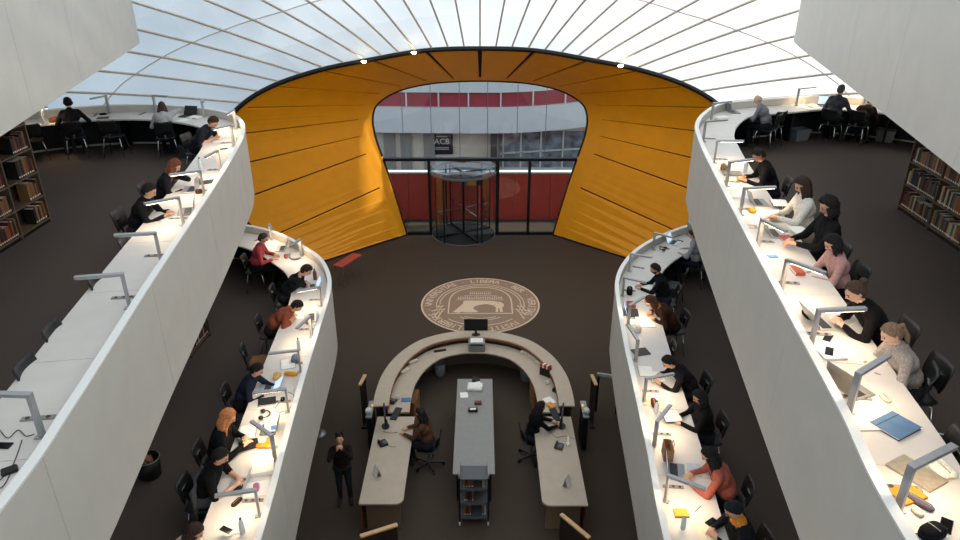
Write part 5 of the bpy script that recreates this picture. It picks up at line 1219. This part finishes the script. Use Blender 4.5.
# red-topped table beside the portal
a = at(333, 265.5, .72); b = at(353, 253, .72); t = thing('side_table', 'narrow red-topped table against the foot of the orange portal', 'table', (a.x, a.y, .001)); e = Vector((b.x - a.x, b.y - a.y, 0)); nr = Vector((e.y, -e.x, 0)).normalized()
t.rotation_euler[2] = 0; m = MB(); off = nr * .34
m.quadsheet([Vector((0, 0, .70)), off + Vector((0, 0, .70))], [e + Vector((0, 0, .70)), e + off + Vector((0, 0, .70))], (0, 0, .03)); part('tabletop', m, mat('red_top', '#b3483f', .5), t)
for f_ in (.06, .94):
    for o_ in (.1, .9): q = e * f_ + off * o_; part('leg', MB().tube([(q.x, q.y, 0), (q.x, q.y, .70)], .014, 8), STEEL, t)

# ------------------------------------------------------------------ seal in the floor
SC = Vector((.01, 18.42)); SR = 1.76
TAN = mat('seal_tan', '#9c8270', .9, 0, .12, 60, .2, spec=.1); PALE = mat('seal_pale', '#e0c6aa', .9, 0, .10, 60, .2, spec=.1)
seal = thing('floor_seal', 'round tan university seal with bear and ring lettering set into the carpet', 'floor seal', (SC.x, SC.y, .001))
part('disc', MB().lathe([(SR, 0), (SR, .004), (.01, .0041)], 72), TAN, seal)
def ringm(r, w, a0=0, a1=360, z=.0042, c=(0, 0), sx=1, sy=1):
    n = max(8, int((a1 - a0) / 5)); A = [(c[0] + (r + w / 2) * cos(R(a0 + (a1 - a0) * k / n)) * sx, c[1] + (r + w / 2) * sin(R(a0 + (a1 - a0) * k / n)) * sy) for k in range(n + 1)]
    B = [(c[0] + (r - w / 2) * cos(R(a0 + (a1 - a0) * k / n)) * sx, c[1] + (r - w / 2) * sin(R(a0 + (a1 - a0) * k / n)) * sy) for k in range(n + 1)]
    return MB().strip(A, B, z, z + .002)
part('rim_ring', ringm(SR - .025, .05), PALE, seal); part('inner_ring', ringm(1.30, .03, -28, 208), PALE, seal); part('inner_ring', ringm(1.20, .03, -25, 205), PALE, seal); part('inner_ring', ringm(1.30, .03, 225, 315), PALE, seal)
TXT = ' VNIVERSITAS · LIBERA · BER · VERITAS · IVSTITIA · LIBERTAS ·'
gm = {}
for k, ch in enumerate(TXT):
    if ch == ' ': continue
    if ch not in gm: gm[ch] = text_mesh(ch, .33, .001); gm[ch].materials.clear(); gm[ch].materials.append(PALE)
    a = R(188 - 360 * k / len(TXT)); o = link('letter', gm[ch], seal, (1.52 * cos(a), 1.52 * sin(a), .0052), a - pi / 2)
def arch_poly(w, h0, h1, d):
    return [(-w + d, h0 + d)] + [(-(w - d) * cos(R(t)) * 1.0, .08 + (h1 - .08 - d) * sin(R(t)) ** .8) for t in range(0, 181, 12)] + [(w - d, h0 + d)]
Ao = arch_poly(.95, -.62, 1.12, 0); Ai = arch_poly(.95, -.62, 1.12, .04)
part('shield_line', MB().strip(Ao + [Ao[0]], Ai + [Ai[0]], .0042, .0062), PALE, seal)
bear = [(-.80, -.52), (-.52, -.02 + .0), (-.50, .18), (-.30, .20), (.10, .19), (.35, .17), (.50, .14), (.62, .10), (.70, -.02), (.69, -.16), (.64, -.24), (.66, -.50), (.58, -.52), (.55, -.28), (.52, -.30), (.52, -.50), (.44, -.52), (.46, -.22), (.38, -.10), (.20, -.02), (0, -.06), (-.16, -.16), (-.22, -.30), (-.10, -.44), (-.06, -.52), (-.40, -.54), (-.55, -.50), (-.62, -.56)]
part('bear', MB().prism(bear, .0042, .0068), PALE, seal); part('bear_eye', MB().prism([(.50, .03), (.55, .03), (.55, .07), (.50, .07)], .007, .0075), TAN, seal)
m = MB(); r_ = random.Random(4)
for k in range(20): x = -.66 + .068 * k; m.box((x, .38, .0052), (.022, .14 + .05 * r_.random(), .002)); m.box((x + .03, .32 + .12 * r_.random(), .0052), (.035, .022, .002))
for k in range(11): x = -.30 + .06 * k; m.box((x, .66 + .04 * r_.random(), .0052), (.026, .12, .002)); m.box((x + .02, .80, .0052), (.03, .025, .002))
for y in (.25, .53): m.box((0, y, .0052), (1.45 if y < .5 else 1.0, .018, .002))
o = part('inscription_rows', m, PALE, seal); o['kind'] = 'stuff'
for s in (-1, 1):
    for k in range(3): part('ribbon', MB().strip([(s * (1.0 + .08 * k + .05 * q), -.35 - .10 * q + .10 * sin(q * 1.1 + k) + .14 * k) for q in range(6)], [(s * (1.03 + .08 * k + .05 * q), -.31 - .10 * q + .10 * sin(q * 1.1 + k) + .14 * k) for q in range(6)], .0042, .0062), PALE, seal)
part('ribbon', ringm(1.0, .03, 235, 305), PALE, seal); part('ribbon', ringm(.9, .03, 240, 300), PALE, seal)
